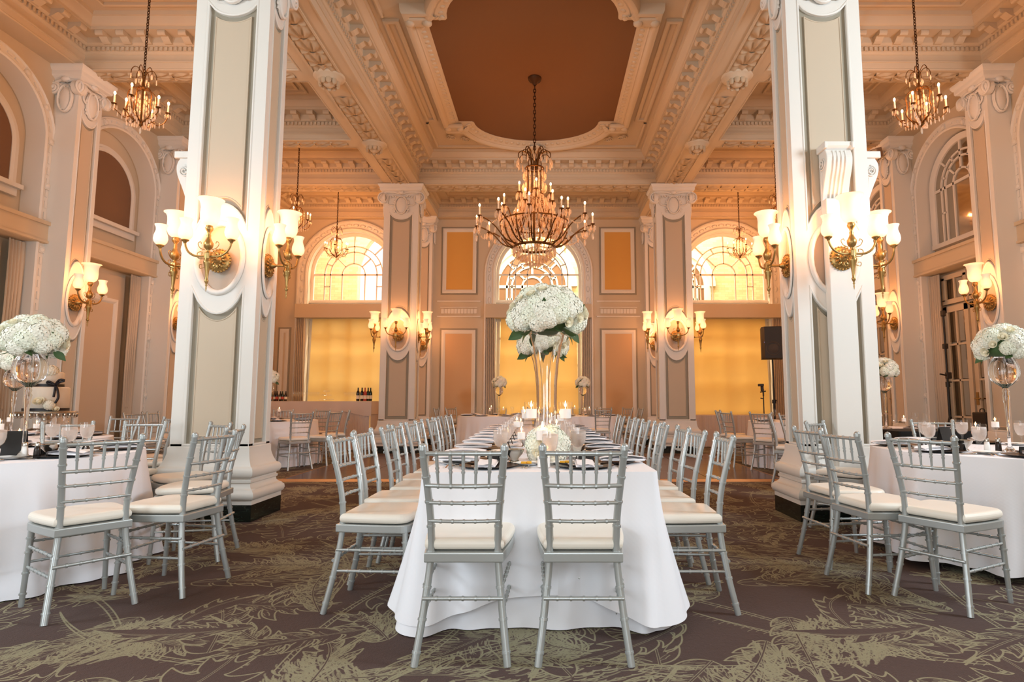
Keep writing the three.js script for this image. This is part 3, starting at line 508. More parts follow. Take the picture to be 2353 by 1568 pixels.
        for (const q of [-1, 1]) panes.push(bx(0.19, 0.32, 0.01, c + q * 0.12, 2.99, -0.005));
      }
      const lf = part('door_leaf', at(mg(leaf), z, -0.21), MAT.plaster, d); for (const p of panes) part('pane', at(p, z, -0.21), MAT.mirrorPane, lf);
      part('lever_handle', at(mg(bx(0.05, 0.2, 0.015, 0.06, 1.15, 0.03), rod([0.06, 1.15, 0.03], [0.06, 1.15, 0.08], 0.012), rod([0.06, 1.15, 0.075], [0.18, 1.15, 0.075], 0.011)), z, -0.21), MAT.brass, d);
    }
    for (const e of [-1, 1]) { const g = at(pleats(0.26, 3.25, 5, 0.028).translate(e * 0.66, 0.02, -0.1), z); const m = solo('curtain', g, MAT.curtain, 'narrow pale curtain at ' + ['first', 'second', 'third'][k] + (s < 0 ? ' panelled' : ' glazed') + ' door, jamb ' + (e * s < 0 ? 'towards' : 'away from') + ' the end wall', 'curtain', 0, 0, 0, 0, s < 0 ? 'curtains by the panelled doors' : 'curtains by the glazed doors'); }
  });
}
// rear wall behind the camera: three tall windows open to the day
{
  const w = struct('wall_rear', 'wall of tall windows facing the end wall', 'wall');
  part('wall_surface', plate(rectPath(-7.1, 0, 7.1, 6.6), 0.25, [-4.3, 0.2].map(c => archHole(c, 1.12, 0.75, 2.0))).translate(0, 0, 1.45), MAT.wall, w);
  [-4.3, 0.2].forEach((c, i) => { const L = lunette(1.08, 0.3), v = struct('window_' + (9 + i), ['arched daylight window on the panelled door side of the rear wall', 'arched daylight window in the middle of the rear wall'][i], 'window'); v.position.set(c, 2.0, 1.6); v.rotation.y = PI;
    part('glazing_bars', [L.bars, bx(0.06, 0.95, 0.05, 0, -0.75, 0)], MAT.white, v); });
  [1, -1].forEach((q, i) => { const L = lunette(0.77, 0.6), v = struct('window_' + (11 + i), ['high daylight window in the side wall of glazed doors', 'high daylight window in the side wall of panelled doors'][i], 'window'); v.position.set(q * 7.0, 4.1, -2.2); v.rotation.y = -q * PI / 2;
    part('glazing_bars', [L.bars, bx(1.56, 0.05, 0.05, 0, -0.85, 0)], MAT.white, v); });
}
// valances, shades and curtains of the end windows
[-4.9, 0, 4.9].forEach((c, i) => {
  const where = ['above the bar', 'behind the large chandelier', 'beside the loudspeaker'][i];
  const v = thing('valance', 'pale boxed fabric valance of the end window ' + where, 'valance', c, 3.4, BZ + 0.12, 0, 'valances of the end windows');
  part('valance_box', rbx(2.72, 0.36, 0.24, 0.012), MAT.plaster, v);
  solo('window_shade', surf((u, w) => [(u - 0.5) * 1.95 * (1 + 0.06 * (1 - w)), 0.35 + w * 2.86, 0.012 * Math.sin(u * 14) * (1 - w * 0.5)], 40, 6), MAT.sheer, 'sheer yellow-lit window shade of the end window ' + where, 'window shade', c, 0, BZ + 0.02, 0, 'shades of the end windows');
  for (const e of [-1, 1]) solo('curtain', surf((u, w) => { const wd = 0.3 - 0.1 * Math.sin(w * PI * 0.5), x = e * (1.33 - wd * u); return [x, 0.02 + w * 3.2, 0.03 * Math.sin(u * 28 + w) + 0.1]; }, 48, 10), MAT.curtain, 'pleated curtain on the ' + (e < 0 ? 'panelled' : 'glazed') + '-door side of the end window ' + where, 'curtain', c, 0, BZ + 0.03, 0, 'curtains of the end windows');
});

// ---------------------------------------------------------------- wall sconces
const pointLamp = (name, x, y, z, I, r = 1) => { const l = new THREE.PointLight(new THREE.Color().setRGB(...BULB), I); l.name = name; l.position.set(x, y, z); l.shadow.radius = r; l.castShadow = true; scene.add(l); };
const SC = {
  back: mg(lathe([[0.001, 0.05], [0.02, 0.05], [0.03, 0.04], [0.05, 0.03], [0.075, 0.028], [0.09, 0.018], [0.105, 0.015], [0.115, 0.004], [0.115, 0]], 24).rotateX(PI / 2), [...Array(24).keys()].map(i => sph(0.012, 6, 4).translate(0.112 * Math.cos(i * PI / 12), 0.112 * Math.sin(i * PI / 12), 0.008)), [...Array(12).keys()].map(i => sph(0.016, 6, 4).scale(1, 1.8, 0.6).rotateZ(i * PI / 6).translate(-0.062 * Math.sin(i * PI / 6), 0.062 * Math.cos(i * PI / 6), 0.03))),
  rod: mg(rod([0, 0, 0.03], [0, 0, 0.2], 0.012, 0.012, 8), lathe([[0.001, 0.04], [0.03, 0.04], [0.034, 0.05], [0.02, 0.075], [0.014, 0.085]], 12).rotateX(PI / 2)),
  stem: lathe([[0.001, -0.345], [0.004, -0.33], [0.007, -0.31], [0.004, -0.3], [0.011, -0.285], [0.006, -0.275], [0.015, -0.255], [0.02, -0.24], [0.012, -0.225], [0.014, -0.2], [0.018, -0.15], [0.028, -0.1], [0.036, -0.07], [0.038, -0.055], [0.03, -0.045], [0.033, -0.035], [0.026, -0.025], [0.026, 0.025], [0.03, 0.03], [0.018, 0.04], [0.018, 0.06], [0.034, 0.075], [0.042, 0.1], [0.044, 0.125], [0.034, 0.14], [0.03, 0.15], [0.022, 0.165], [0.016, 0.185], [0.02, 0.2], [0.014, 0.21], [0.018, 0.235], [0.03, 0.25], [0.036, 0.27], [0.03, 0.285], [0.03, 0.295]], 18),
  block: rbx(0.05, 0.06, 0.05, 0.006),
  arm: s => mg(tube([[0, 0.0, 0], [s * 0.05, -0.004, 0], [s * 0.12, 0.0, 0.005], [s * 0.18, 0.035, 0.008], [s * 0.212, 0.09, 0.008], [s * 0.222, 0.14, 0.008]], 0.0105, 22, 8), lathe([[0.012, 0.12], [0.016, 0.135], [0.034, 0.148], [0.036, 0.156], [0.03, 0.16]], 14).translate(s * 0.222, 0, 0.008)),
  scroll: s => [tube([[s * 0.03, -0.03, 0.0], [s * 0.09, -0.02, 0], [s * 0.1, 0.03, 0], [s * 0.06, 0.04, 0], [s * 0.06, 0.015, 0]], 0.0045, 16, 5), tube([[s * 0.03, -0.11, 0], [s * 0.07, -0.12, 0.0], [s * 0.075, -0.085, 0], [s * 0.05, -0.085, 0]], 0.004, 14, 5), tube([[s * 0.035, 0.06, 0], [s * 0.08, 0.08, 0], [s * 0.1, 0.125, 0], [s * 0.075, 0.14, 0], [s * 0.07, 0.12, 0]], 0.004, 14, 5)],
  bigShade: lathe([[0.028, 0.295], [0.05, 0.305], [0.07, 0.325], [0.083, 0.36], [0.086, 0.42], [0.084, 0.47], [0.088, 0.51], [0.1, 0.54], [0.12, 0.552], [0.1205, 0.556], [0.1, 0.546], [0.084, 0.512]], 28),
  smallShade: lathe([[0.026, 0.16], [0.044, 0.17], [0.058, 0.19], [0.064, 0.22], [0.06, 0.255], [0.05, 0.285], [0.044, 0.31], [0.047, 0.335], [0.058, 0.36], [0.0585, 0.363], [0.046, 0.338]], 24),
  bigBulb: mg(sph(0.026, 10, 8).scale(1, 1.4, 1).translate(0, 0.35, 0), cyl(0.012, 0.012, 0.04, 8, 0, 0.29, 0)), smallBulb: mg(sph(0.019, 10, 8).scale(1, 1.5, 1).translate(0, 0.215, 0), cyl(0.009, 0.009, 0.04, 8, 0, 0.16, 0)),
};
const sconce0 = (() => {
  const o = new THREE.Group(); o.name = 'wall_sconce';
  part('backplate', SC.back, MAT.brass, o); part('wall_arm', SC.rod, MAT.brass, o);
  const st = part('stem', SC.stem.clone().translate(0, 0, 0.2), MAT.brass, o); part('cross_block', SC.block.clone().translate(0, 0, 0.2), MAT.brass, st);
  for (const s of [-1, 1]) { part('arm', SC.arm(s).translate(0, 0, 0.2), MAT.brass, o); for (const g of SC.scroll(s)) part('scroll', g.translate(0, 0, 0.2), MAT.brass, o); }
  for (const [x, g, b] of [[0, SC.bigShade, SC.bigBulb], [-0.222, SC.smallShade, SC.smallBulb], [0.222, SC.smallShade, SC.smallBulb]]) { const sh = part('lamp_shade', g.clone().translate(x, 0, x ? 0.208 : 0.2), MAT.shadeGlass, o); part('bulb', b.clone().translate(x, 0, x ? 0.208 : 0.2), MAT.bulb, sh); }
  return o;
})();
function sconce(x, z, turn, label, y = 2.5) {
  const o = sconce0.clone(); o.name = numbered('wall_sconce'); o.position.set(x, y, z); o.rotation.y = turn; o.userData = { label, category: 'wall lamp', group: 'brass three-shade wall sconces' }; scene.add(o);
  for (const [lx, ly] of [[0, 0.35], [-0.222, 0.215], [0.222, 0.215]]) { const lz = lx ? 0.208 : 0.2; pointLamp('sconce_light', x + lx * Math.cos(turn) + lz * Math.sin(turn), y + ly, z - lx * Math.sin(turn) + lz * Math.cos(turn), lx ? SCONCE_I * 0.75 : SCONCE_I * 1.5, 1.2); }
}
const F = 0.21, SD = 0.38;
sconce(-3.04, -5.91 + F, 0, 'brass three-shade sconce on the front of the near column by the cake');
sconce(-3.04 + SD, -5.91, PI / 2, 'brass three-shade sconce on the aisle-facing side of the near column by the cake');
sconce(-3.04 - SD, -5.91, -PI / 2, 'brass three-shade sconce under the bracket of the near column by the cake');
sconce(3.06, -5.91 + F + 0.1, 0, 'brass three-shade sconce on the white board of the bracketed column');
sconce(3.04 - SD, -5.91, -PI / 2, 'brass three-shade sconce on the shaded side of the bracketed column');
sconce(3.04 + SD, -5.91, PI / 2, 'brass three-shade sconce under the side bracket of the bracketed column');
for (const s of [-1, 1]) {
  const w = s < 0 ? 'far column by the bar' : 'far column by the loudspeaker window';
  sconce(s * 3, -12.82 + F, 0, 'brass three-shade sconce on the front of the ' + w);
  sconce(s * (3 - SD), -12.82, s * -PI / 2, 'brass three-shade sconce on the middle-window side of the ' + w);
  sconce(s * (3 + SD), -12.82, s * PI / 2, 'brass three-shade sconce on the outer side of the ' + w);
  sconce(s * 2.98, BZ + 0.2, 0, 'brass three-shade sconce on the end wall pilaster behind the ' + w);
  const v = s < 0 ? 'pilaster between the panelled doors' : 'pilaster between the glazed doors';
  sconce(s * 6.48, -8.22, -s * PI / 2, 'brass three-shade sconce on the near ' + v);
  sconce(s * 6.48, -10.52, -s * PI / 2, 'brass three-shade sconce on the far ' + v);
}
sconce(6.48, -5.92, -PI / 2, 'brass three-shade sconce on the pilaster before the first glazed door, cut by the frame');
// console brackets and the white board on the near columns
const consoleGeo = (() => {
  const s = new THREE.Shape(); s.moveTo(0, 0); s.bezierCurveTo(0.02, 0.12, 0.05, 0.2, 0.1, 0.32); s.bezierCurveTo(0.16, 0.44, 0.17, 0.52, 0.12, 0.58); s.lineTo(0.15, 0.62); s.lineTo(0.15, 0.65); s.lineTo(0, 0.65); s.closePath();
  const g = [new THREE.ExtrudeGeometry(s, { depth: 0.24, bevelEnabled: true, bevelSize: 0.008, bevelThickness: 0.008, bevelSegments: 2, curveSegments: 10 }).translate(0, 0, -0.12).rotateY(-PI / 2)];
  for (let i = 0; i < 4; i++) { const x = -0.06 + i * 0.04; g.push(tube([[x, 0.04, 0.03], [x, 0.2, 0.064], [x, 0.36, 0.13], [x, 0.47, 0.163], [x, 0.57, 0.14]], 0.009, 14, 5)); }
  for (const e of [-1, 1]) g.push(spiral(0.07, 0.45, 0.06, 0, 1, 0.008).rotateY(PI / 2 * e).translate(e * 0.13, 0, e > 0 ? 0.14 : 0), tube([[e * 0.13, 0.38, 0.05], [e * 0.132, 0.25, 0.04], [e * 0.13, 0.12, 0.02]], 0.008, 8, 5), rbx(0.03, 0.07, 0.18, 0.008, e * 0.135, 0.62, 0.085));
  return mg(g);
})();
solo('wall_bracket', consoleGeo, MAT.white, 'white scrolled bracket on the outer side of the near column by the cake', 'bracket', -3.42, 3.0, -5.91, -PI / 2, 'white scroll brackets');
solo('wall_bracket', consoleGeo, MAT.white, 'white fluted bracket above the board on the front of the near column', 'bracket', 3.06, 3.0, -5.7, 0, 'white scroll brackets');
solo('wall_bracket', consoleGeo, MAT.white, 'white scrolled bracket on the glazed-door side of the near column', 'bracket', 3.42, 3.0, -5.91, PI / 2, 'white scroll brackets');
solo('wall_board', [rbx(0.25, 2.95, 0.1, 0.01, 0, 1.475, 0.05)], MAT.white, 'upright white board fixed under the fluted bracket of the near column', 'board', 3.06, 0.155, -5.7);

// ---------------------------------------------------------------- chandeliers
const dropGeo = (() => mg(new THREE.OctahedronGeometry(0.5, 1).scale(0.34, 1, 0.2)))();
function candleArm(o, r, y, a, h = 0.12, dx = 0) {            // arm rising to a candle at radius r and height y
  const c = Math.cos(a), s = Math.sin(a), P = (q, z) => [q * c, z, q * s];
  return { arm: mg(tube([P(0.24, y - 0.32 - dx), P(0.24 + (r - 0.24) * 0.35, y - 0.3 - dx * 0.6), P(0.24 + (r - 0.24) * 0.65, y - 0.13), P(r - 0.06, y - 0.03), P(r, y - 0.05)], 0.011, 18, 6), lathe([[0.004, y - 0.07], [0.012, y - 0.05], [0.01, y - 0.03], [0.036, y - 0.014], [0.04, y - 0.004], [0.014, y]], 10).translate(r * c, 0, r * s)),
    tube: cyl(0.014, 0.013, h, 8, r * c, y, r * s), bulb: mg(sph(0.016, 8, 6).scale(1, 1.8, 1).translate(r * c, y + h + 0.026, r * s)), at: [r * c, y + h + 0.026, r * s] };
}
function chainGeo(y0, y1, link = 0.06, r = 0.006) { const g = []; const n = Math.round((y1 - y0) / (link * 0.72)); for (let i = 0; i < n; i++) g.push(new THREE.TorusGeometry(link * 0.33, r, 5, 10).scale(0.75, 1.35, 1).rotateY(i % 2 ? PI / 2 : 0).translate(0, y0 + (i + 0.5) * (y1 - y0) / n, 0)); return mg(g); }
{
  const o = thing('crystal_chandelier', 'large crystal chandelier of many candle bulbs hanging over the dance floor', 'chandelier', 0, 0, -9.37);
  part('ceiling_rose', lathe([[0.012, 6.36], [0.03, 6.38], [0.05, 6.42], [0.1, 6.45], [0.115, 6.49], [0.115, 6.5]], 18), MAT.chain, o);
  part('chain', chainGeo(5.25, 6.37, 0.085, 0.009), MAT.chain, o);
  const crown = []; for (let i = 0; i < 16; i++) { const a = i / 16 * 2 * PI, c = Math.cos(a), s = Math.sin(a), R = i % 2 ? 0.28 : 0.2, top = i % 2 ? 5.2 : 5.27; crown.push(tube([[0.05 * c, 4.92, 0.05 * s], [0.07 * c, 5.1, 0.07 * s], [R * 0.75 * c, top, R * 0.75 * s], [R * c, top - 0.05, R * s], [R * c * 1.02, top - 0.12, R * s * 1.02]], 0.008, 14, 5)); }
  part('crown', crown, MAT.darkBrass, o);
  const rods = []; for (let i = 0; i < 10; i++) { const a = i / 10 * 2 * PI, c = Math.cos(a), s = Math.sin(a); rods.push(tube([[0.14 * c, 4.93, 0.14 * s], [0.13 * c, 4.7, 0.13 * s], [0.145 * c, 4.45, 0.145 * s], [0.19 * c, 4.15, 0.19 * s], [0.3 * c, 3.85, 0.3 * s]], 0.0095, 18, 5)); }
  part('cage_rods', [rods, new THREE.TorusGeometry(0.145, 0.014, 6, 24).rotateX(PI / 2).translate(0, 4.93, 0), new THREE.TorusGeometry(0.15, 0.014, 6, 24).rotateX(PI / 2).translate(0, 4.47, 0), cyl(0.012, 0.012, 1.3, 8, 0, 3.7, 0)], MAT.darkBrass, o);
  const ribs = []; for (let i = 0; i < 12; i++) { const a = i / 12 * 2 * PI, c = Math.cos(a), s = Math.sin(a); ribs.push(tube([[0.33 * c, 3.6, 0.33 * s], [0.44 * c, 3.68, 0.44 * s], [0.53 * c, 3.85, 0.53 * s], [0.56 * c, 4.02, 0.56 * s]], 0.013, 14, 6)); }
  part('basket', [ribs, new THREE.TorusGeometry(0.33, 0.022, 8, 32).rotateX(PI / 2).translate(0, 3.6, 0), new THREE.TorusGeometry(0.56, 0.012, 6, 36).rotateX(PI / 2).translate(0, 4.0, 0)], MAT.darkBrass, o);
  const tips = [];
  const put = (r, y, a, h, dx) => { const k = candleArm(o, r, y, a, h, dx); const m = part('candle_arm', k.arm, MAT.darkBrass, o); part('candle_tube', k.tube, MAT.candleTube, m); part('bulb', k.bulb, MAT.bulb, m); tips.push([r, y, a]); pointLamp('chandelier_light', k.at[0], k.at[1], -9.37 + k.at[2], CANDLE_I, 1); };
  for (let i = 0; i < 12; i++) put(0.95 - 0.0 * (i % 2), 3.98 + 0.03 * (i % 2), (i + 0.12) / 12 * 2 * PI, 0.13, 0.06);
  for (let i = 0; i < 8; i++) put(0.56, 4.22, (i + 0.3) / 8 * 2 * PI, 0.13, 0.12);
  for (let i = 0; i < 5; i++) put(0.27, 4.5, (i + 0.15) / 5 * 2 * PI, 0.12, 0.0);
  const cr = [], drop = (x, y, z, h, ry = 0) => cr.push(dropGeo.clone().scale(h, h, h).rotateY(ry).translate(x, y - h / 2, z));
  for (const [r, y, a] of tips) { for (let k = 0; k < 6; k++) { const b = k / 6 * 2 * PI; drop(r * Math.cos(a) + 0.04 * Math.cos(b), y - 0.02, r * Math.sin(a) + 0.04 * Math.sin(b), 0.1 + 0.03 * (k % 2), b); } for (let k = 1; k < 5; k++) { const q = 0.3 + (r - 0.3) * k / 5; drop(q * Math.cos(a), y - 0.12 - 0.02 * (5 - k), q * Math.sin(a), 0.1, a); } drop(r * Math.cos(a), y - 0.15, r * Math.sin(a), 0.13, a); }
  const bead = new THREE.OctahedronGeometry(0.012, 0).scale(1, 1.5, 1), strand = (p0, p1, n, sag) => { for (let i = 0; i <= n; i++) { const t = i / n; cr.push(bead.clone().translate(p0[0] + (p1[0] - p0[0]) * t, p0[1] + (p1[1] - p0[1]) * t - sag * 4 * t * (1 - t), p0[2] + (p1[2] - p0[2]) * t)); } };
  const RP = (r, y, a) => [r * Math.cos(a), y, r * Math.sin(a)];
  for (let i = 0; i < 40; i++) { const a = i / 40 * 2 * PI; strand(RP(0.5, 4.02, a), RP(0.32, 3.62, a), 16, -0.05); strand(RP(0.16, 4.45, a), RP(0.4, 4.05, a + 0.05), 14, 0.08); }
  for (let i = 0; i < 12; i++) { const a = i / 12 * 2 * PI, b = a + PI / 6; strand(RP(0.93, 3.94, a), RP(0.93, 3.94, b), 14, 0.12); strand(RP(0.15, 4.5, a), RP(0.15, 4.5, b), 6, 0.07); strand(RP(0.15, 4.9, a), RP(0.15, 4.52, a), 12, 0); }
  for (let ring = 0; ring < 5; ring++) { const R = 0.34 - ring * 0.068, y = 3.58 - ring * 0.05; const n = Math.max(6, Math.round(34 - ring * 6)); for (let i = 0; i < n; i++) { const a = (i + ring * 0.5) / n * 2 * PI; drop(R * Math.cos(a), y, R * Math.sin(a), 0.13, a); } }
  for (let ring = 0; ring < 6; ring++) { const y = 4.02 - ring * 0.07, R = 0.55 - 0.22 * (ring / 5) ** 1.7; for (let i = 0; i < 34; i++) { const a = (i + (ring % 2) * 0.5) / 34 * 2 * PI; drop(R * Math.cos(a), y, R * Math.sin(a), 0.085 + 0.03 * (i % 3 === 0), a); } }
  for (let ring = 0; ring < 5; ring++) { const y = 4.42 - ring * 0.09, R = 0.2 + ring * 0.06; for (let i = 0; i < 18; i++) { const a = (i + (ring % 2) * 0.5) / 18 * 2 * PI; drop(R * Math.cos(a), y, R * Math.sin(a), 0.1, a); } }
  drop(0, 3.4, 0, 0.16); for (let i = 0; i < 16; i++) { const a = i / 16 * 2 * PI; drop(0.285 * Math.cos(a), 5.08, 0.285 * Math.sin(a), 0.14, a); drop(0.18 * Math.cos(a), 4.86, 0.18 * Math.sin(a), 0.12, a); drop(0.19 * Math.cos(a), 4.66, 0.19 * Math.sin(a), 0.13, a); }
  part('crystals', cr, MAT.crystal, o).userData.kind = 'stuff';
}
const small0 = (() => {                                       // small six-light chandelier, bottom drop at y = 0
  const o = new THREE.Group(); o.name = 'small_chandelier'; o.tips = [];
  const cage = [], cr = [];
  const drop = (x, y, z, h, ry = 0) => cr.push(dropGeo.clone().scale(h, h, h).rotateY(ry).translate(x, y - h / 2, z));
  for (let i = 0; i < 6; i++) {
    const a = (i + 0.3) / 6 * 2 * PI, c = Math.cos(a), s = Math.sin(a), P = (r, y) => [r * c, y, r * s];
    cage.push(tube([P(0.02, 0.6), P(0.1, 0.585), P(0.15, 0.5), P(0.14, 0.38), P(0.16, 0.28), P(0.08, 0.17), P(0.01, 0.14)], 0.0075, 22, 5));
    const q = i % 2 ? 0.03 : -0.03;
    const arm = part('candle_arm', [tube([P(0.01, 0.15), P(0.12, 0.2), P(0.17, 0.17), P(0.24, 0.22), P(0.28, 0.29 + q), P(0.28, 0.33 + q)], 0.007, 20, 5), lathe([[0.006, 0.32], [0.01, 0.33], [0.03, 0.338], [0.032, 0.345], [0.012, 0.35]], 10).translate(0.28 * c, q, 0.28 * s)], MAT.darkBrass, o);
    part('candle_tube', cyl(0.011, 0.01, 0.1, 8, 0.28 * c, 0.35 + q, 0.28 * s), MAT.candleTube, arm); part('bulb', sph(0.014, 8, 6).scale(1, 1.8, 1).translate(0.28 * c, 0.475 + q, 0.28 * s), MAT.bulb, arm); o.tips.push([0.28 * c, 0.475 + q, 0.28 * s]);
    cage.push(tube([P(0.01, 0.72), P(0.03, 0.82), P(0.09, 0.87), P(0.13, 0.82), P(0.135, 0.77)], 0.005, 14, 5)); drop(0.135 * c, 0.77, 0.135 * s, 0.08, a); drop(0.05 * c, 0.72, 0.05 * s, 0.06, a);
    for (let k = 0; k < 4; k++) { const b = a + k * PI / 2; drop(0.28 * c + 0.03 * Math.cos(b), 0.33 + q, 0.28 * s + 0.03 * Math.sin(b), 0.07, b); }
    for (let k = 0; k < 5; k++) drop((0.06 + 0.045 * k) * c, 0.17 + 0.015 * k, (0.06 + 0.045 * k) * s, 0.08, a); for (let k = 0; k < 6; k++) drop(0.145 * Math.cos(a + 0.5), 0.52 - k * 0.055, 0.145 * Math.sin(a + 0.5), 0.06, a + k); for (let k = 0; k < 4; k++) drop(0.07 * Math.cos(a + k), 0.5 - k * 0.07, 0.07 * Math.sin(a + k), 0.07, a + k);
  }
  drop(0, 0.1, 0, 0.1);
  part('cage', [cage, cyl(0.012, 0.012, 0.62, 8, 0, 0.13, 0), lathe([[0.001, 0.1], [0.03, 0.13], [0.02, 0.16], [0.01, 0.17]], 10), lathe([[0.01, 0.58], [0.05, 0.6], [0.02, 0.63], [0.012, 0.7]], 10)], MAT.darkBrass, o);
  part('crystals', cr, MAT.crystal, o).userData.kind = 'stuff';
  part('chain', chainGeo(0.74, 6.48 - 4.44, 0.055, 0.006), MAT.chain, o);
  part('ceiling_rose', lathe([[0.01, 1.97], [0.03, 2.0], [0.06, 2.04], [0.06, 2.06]], 12), MAT.chain, o);
  return o;
})();
for (const [x, z, label, lit] of [[-4.9, -7.07, 'small crystal chandelier in the aisle of panelled doors, nearest the cake', 1], [4.9, -7.07, 'small crystal chandelier in the aisle of glazed doors, nearest the bracketed column', 1], [-4.9, -11.67, 'small crystal chandelier partly behind the near column by the cake', 1], [4.9, -11.67, 'small crystal chandelier partly behind the bracketed column', 1], [-4.9, -13.98, 'small crystal chandelier before the fanlight above the bar', 1], [4.9, -13.98, 'small crystal chandelier before the fanlight above the loudspeaker', 1]]) {
  const o = small0.clone(); o.name = numbered('small_chandelier'); o.position.set(x, 4.44, z); o.userData = { label, category: 'chandelier', group: 'small crystal chandeliers' }; scene.add(o);
  for (const t of small0.tips) pointLamp('small_chandelier_light', x + t[0], 4.44 + t[1], z + t[2], SMALL_I * (z < -13 ? 1.7 : 1), 1);
}

// ---------------------------------------------------------------- silver bamboo-style banquet chairs
const ring = (p, r) => new THREE.TorusGeometry(r, r * 0.28, 5, 10).rotateX(PI / 2).translate(...p);
function bambooBar(a, b, r0, r1, nodes, bow = 0, sides = 8) {   // bar with ring nodes; bow bends it towards -z
  const L = t => [a[0] + (b[0] - a[0]) * t, a[1] + (b[1] - a[1]) * t, a[2] + (b[2] - a[2]) * t - bow * 4 * t * (1 - t)];
  const g = bow ? [tube([0, 0.25, 0.5, 0.75, 1].map(L), (r0 + r1) / 2, 12, sides)] : [rod(a, b, r0, r1, sides)];
  const d = V3(b[0] - a[0], b[1] - a[1], b[2] - a[2]).normalize(), q = new THREE.Quaternion().setFromUnitVectors(V3(0, 1, 0), d);
  for (const t of nodes) { const r = r0 + (r1 - r0) * t; g.push(new THREE.CylinderGeometry(r * 1.32, r * 1.32, 0.009, sides).applyQuaternion(q).translate(...L(t))); }
  return g;
}
function curvedPost(pts, r, nodes) {
  const c = new THREE.CatmullRomCurve3(pts.map(p => V3(...p))), g = [new THREE.TubeGeometry(c, 18, r, 8)];
  for (const t of nodes) { const p = c.getPointAt(t), d = c.getTangentAt(t), q = new THREE.Quaternion().setFromUnitVectors(V3(0, 1, 0), d); g.push(new THREE.CylinderGeometry(r * 1.2, r * 1.2, 0.01, 10).applyQuaternion(q).translate(p.x, p.y, p.z)); }
  const e = pts[pts.length - 1]; g.push(cyl(r * 1.15, r * 1.15, 0.016, 10, e[0], e[1] - 0.006, e[2]), sph(r * 1.1, 8, 5, e[0], e[1] + 0.008, e[2]).scale(1, 1, 1));
  return mg(g);
}
const chair0 = (() => {
  const o = new THREE.Group(); o.name = 'banquet_chair';
  for (const s of [-1, 1]) part('back_leg', curvedPost([[s * 0.2, 0, -0.25], [s * 0.172, 0.22, -0.205], [s * 0.15, 0.44, -0.178], [s * 0.152, 0.6, -0.185], [s * 0.166, 0.76, -0.215], [s * 0.181, 0.92, -0.255]], 0.0165, [0.06, 0.2, 0.34, 0.5, 0.62, 0.74, 0.86, 0.96]), MAT.silver, o);
  for (const s of [-1, 1]) part('front_leg', bambooBar([s * 0.192, 0, 0.2], [s * 0.178, 0.43, 0.175], 0.0135, 0.0165, [0.16, 0.42, 0.68, 0.86]), MAT.silver, o);
  const px = y => 0.15 + Math.max(0, (y - 0.5)) * 0.075, pz = y => -0.178 - Math.max(0, (y - 0.52)) * 0.19, N5 = [0.17, 0.34, 0.5, 0.66, 0.83];
  part('top_rail', bambooBar([-px(0.9) + 0.0, 0.9, pz(0.9)], [px(0.9), 0.9, pz(0.9)], 0.0105, 0.0105, N5, 0.012), MAT.silver, o);
  part('rail', bambooBar([-px(0.76), 0.757, pz(0.76)], [px(0.76), 0.757, pz(0.76)], 0.0095, 0.0095, N5, 0.03), MAT.silver, o);
  part('rail', bambooBar([-px(0.68), 0.68, pz(0.68)], [px(0.68), 0.68, pz(0.68)], 0.008, 0.008, N5, 0.02), MAT.silver, o);
  part('rail', bambooBar([-px(0.6), 0.598, pz(0.6)], [px(0.6), 0.598, pz(0.6)], 0.008, 0.008, N5, 0.02), MAT.silver, o);
  for (const t of N5) { const b = 0.03 * 4 * t * (1 - t), c = 0.012 * 4 * t * (1 - t); part('spindle', bambooBar([px(0.76) * (2 * t - 1), 0.762, pz(0.76) - b], [px(0.9) * (2 * t - 1), 0.895, pz(0.9) - c], 0.0055, 0.0085, [0.42, 0.55]), MAT.silver, o); }
  const trap = (wb, wf, zb, zf, r) => { const s = new THREE.Shape(); s.moveTo(-wb, zb); s.lineTo(wb, zb); s.quadraticCurveTo(wf, 0, wf, zf - r); s.quadraticCurveTo(wf, zf, wf - r, zf); s.quadraticCurveTo(0, zf + 0.03, -wf + r, zf); s.quadraticCurveTo(-wf, zf, -wf, zf - r); s.quadraticCurveTo(-wf, 0, -wb, zb); return s; };
  part('seat_frame', new THREE.ExtrudeGeometry(trap(0.17, 0.2, -0.2, 0.2, 0.06), { depth: 0.032, bevelEnabled: true, bevelSize: 0.006, bevelThickness: 0.006, bevelSegments: 2, curveSegments: 6 }).rotateX(PI / 2).translate(0, 0.456, 0), MAT.silver, o);
  part('seat_cushion', new THREE.ExtrudeGeometry(trap(0.155, 0.184, -0.16, 0.18, 0.06), { depth: 0.004, bevelEnabled: true, bevelSize: 0.026, bevelThickness: 0.024, bevelSegments: 5, curveSegments: 8 }).rotateX(PI / 2).translate(0, 0.494, 0), MAT.cushion, o);
  part('stretcher', bambooBar([-0.176, 0.27, -0.215], [0.176, 0.27, -0.215], 0.009, 0.009, N5), MAT.silver, o);
  for (const y of [0.35, 0.24]) part('stretcher', bambooBar([-0.182, y, 0.186], [0.182, y, 0.186], 0.008, 0.008, N5), MAT.silver, o);
  for (const s of [-1, 1]) for (const y of [0.325, 0.215]) part('stretcher', bambooBar([s * 0.172, y, -0.2], [s * 0.184, y, 0.188], 0.008, 0.008, N5), MAT.silver, o);
  return o;
})();
let chairsMade = 0;
function chair(x, z, turn, label, group) { const o = chair0.clone(); o.name = numbered('banquet_chair'); o.position.set(x, 0, -z); o.rotation.y = turn; o.userData = { label, category: 'chair', group }; scene.add(o); chairsMade++; return o; }
const face = (x, z, tx, tz) => Math.atan2(tx - x, -(tz - z));   // z given as distance from the camera
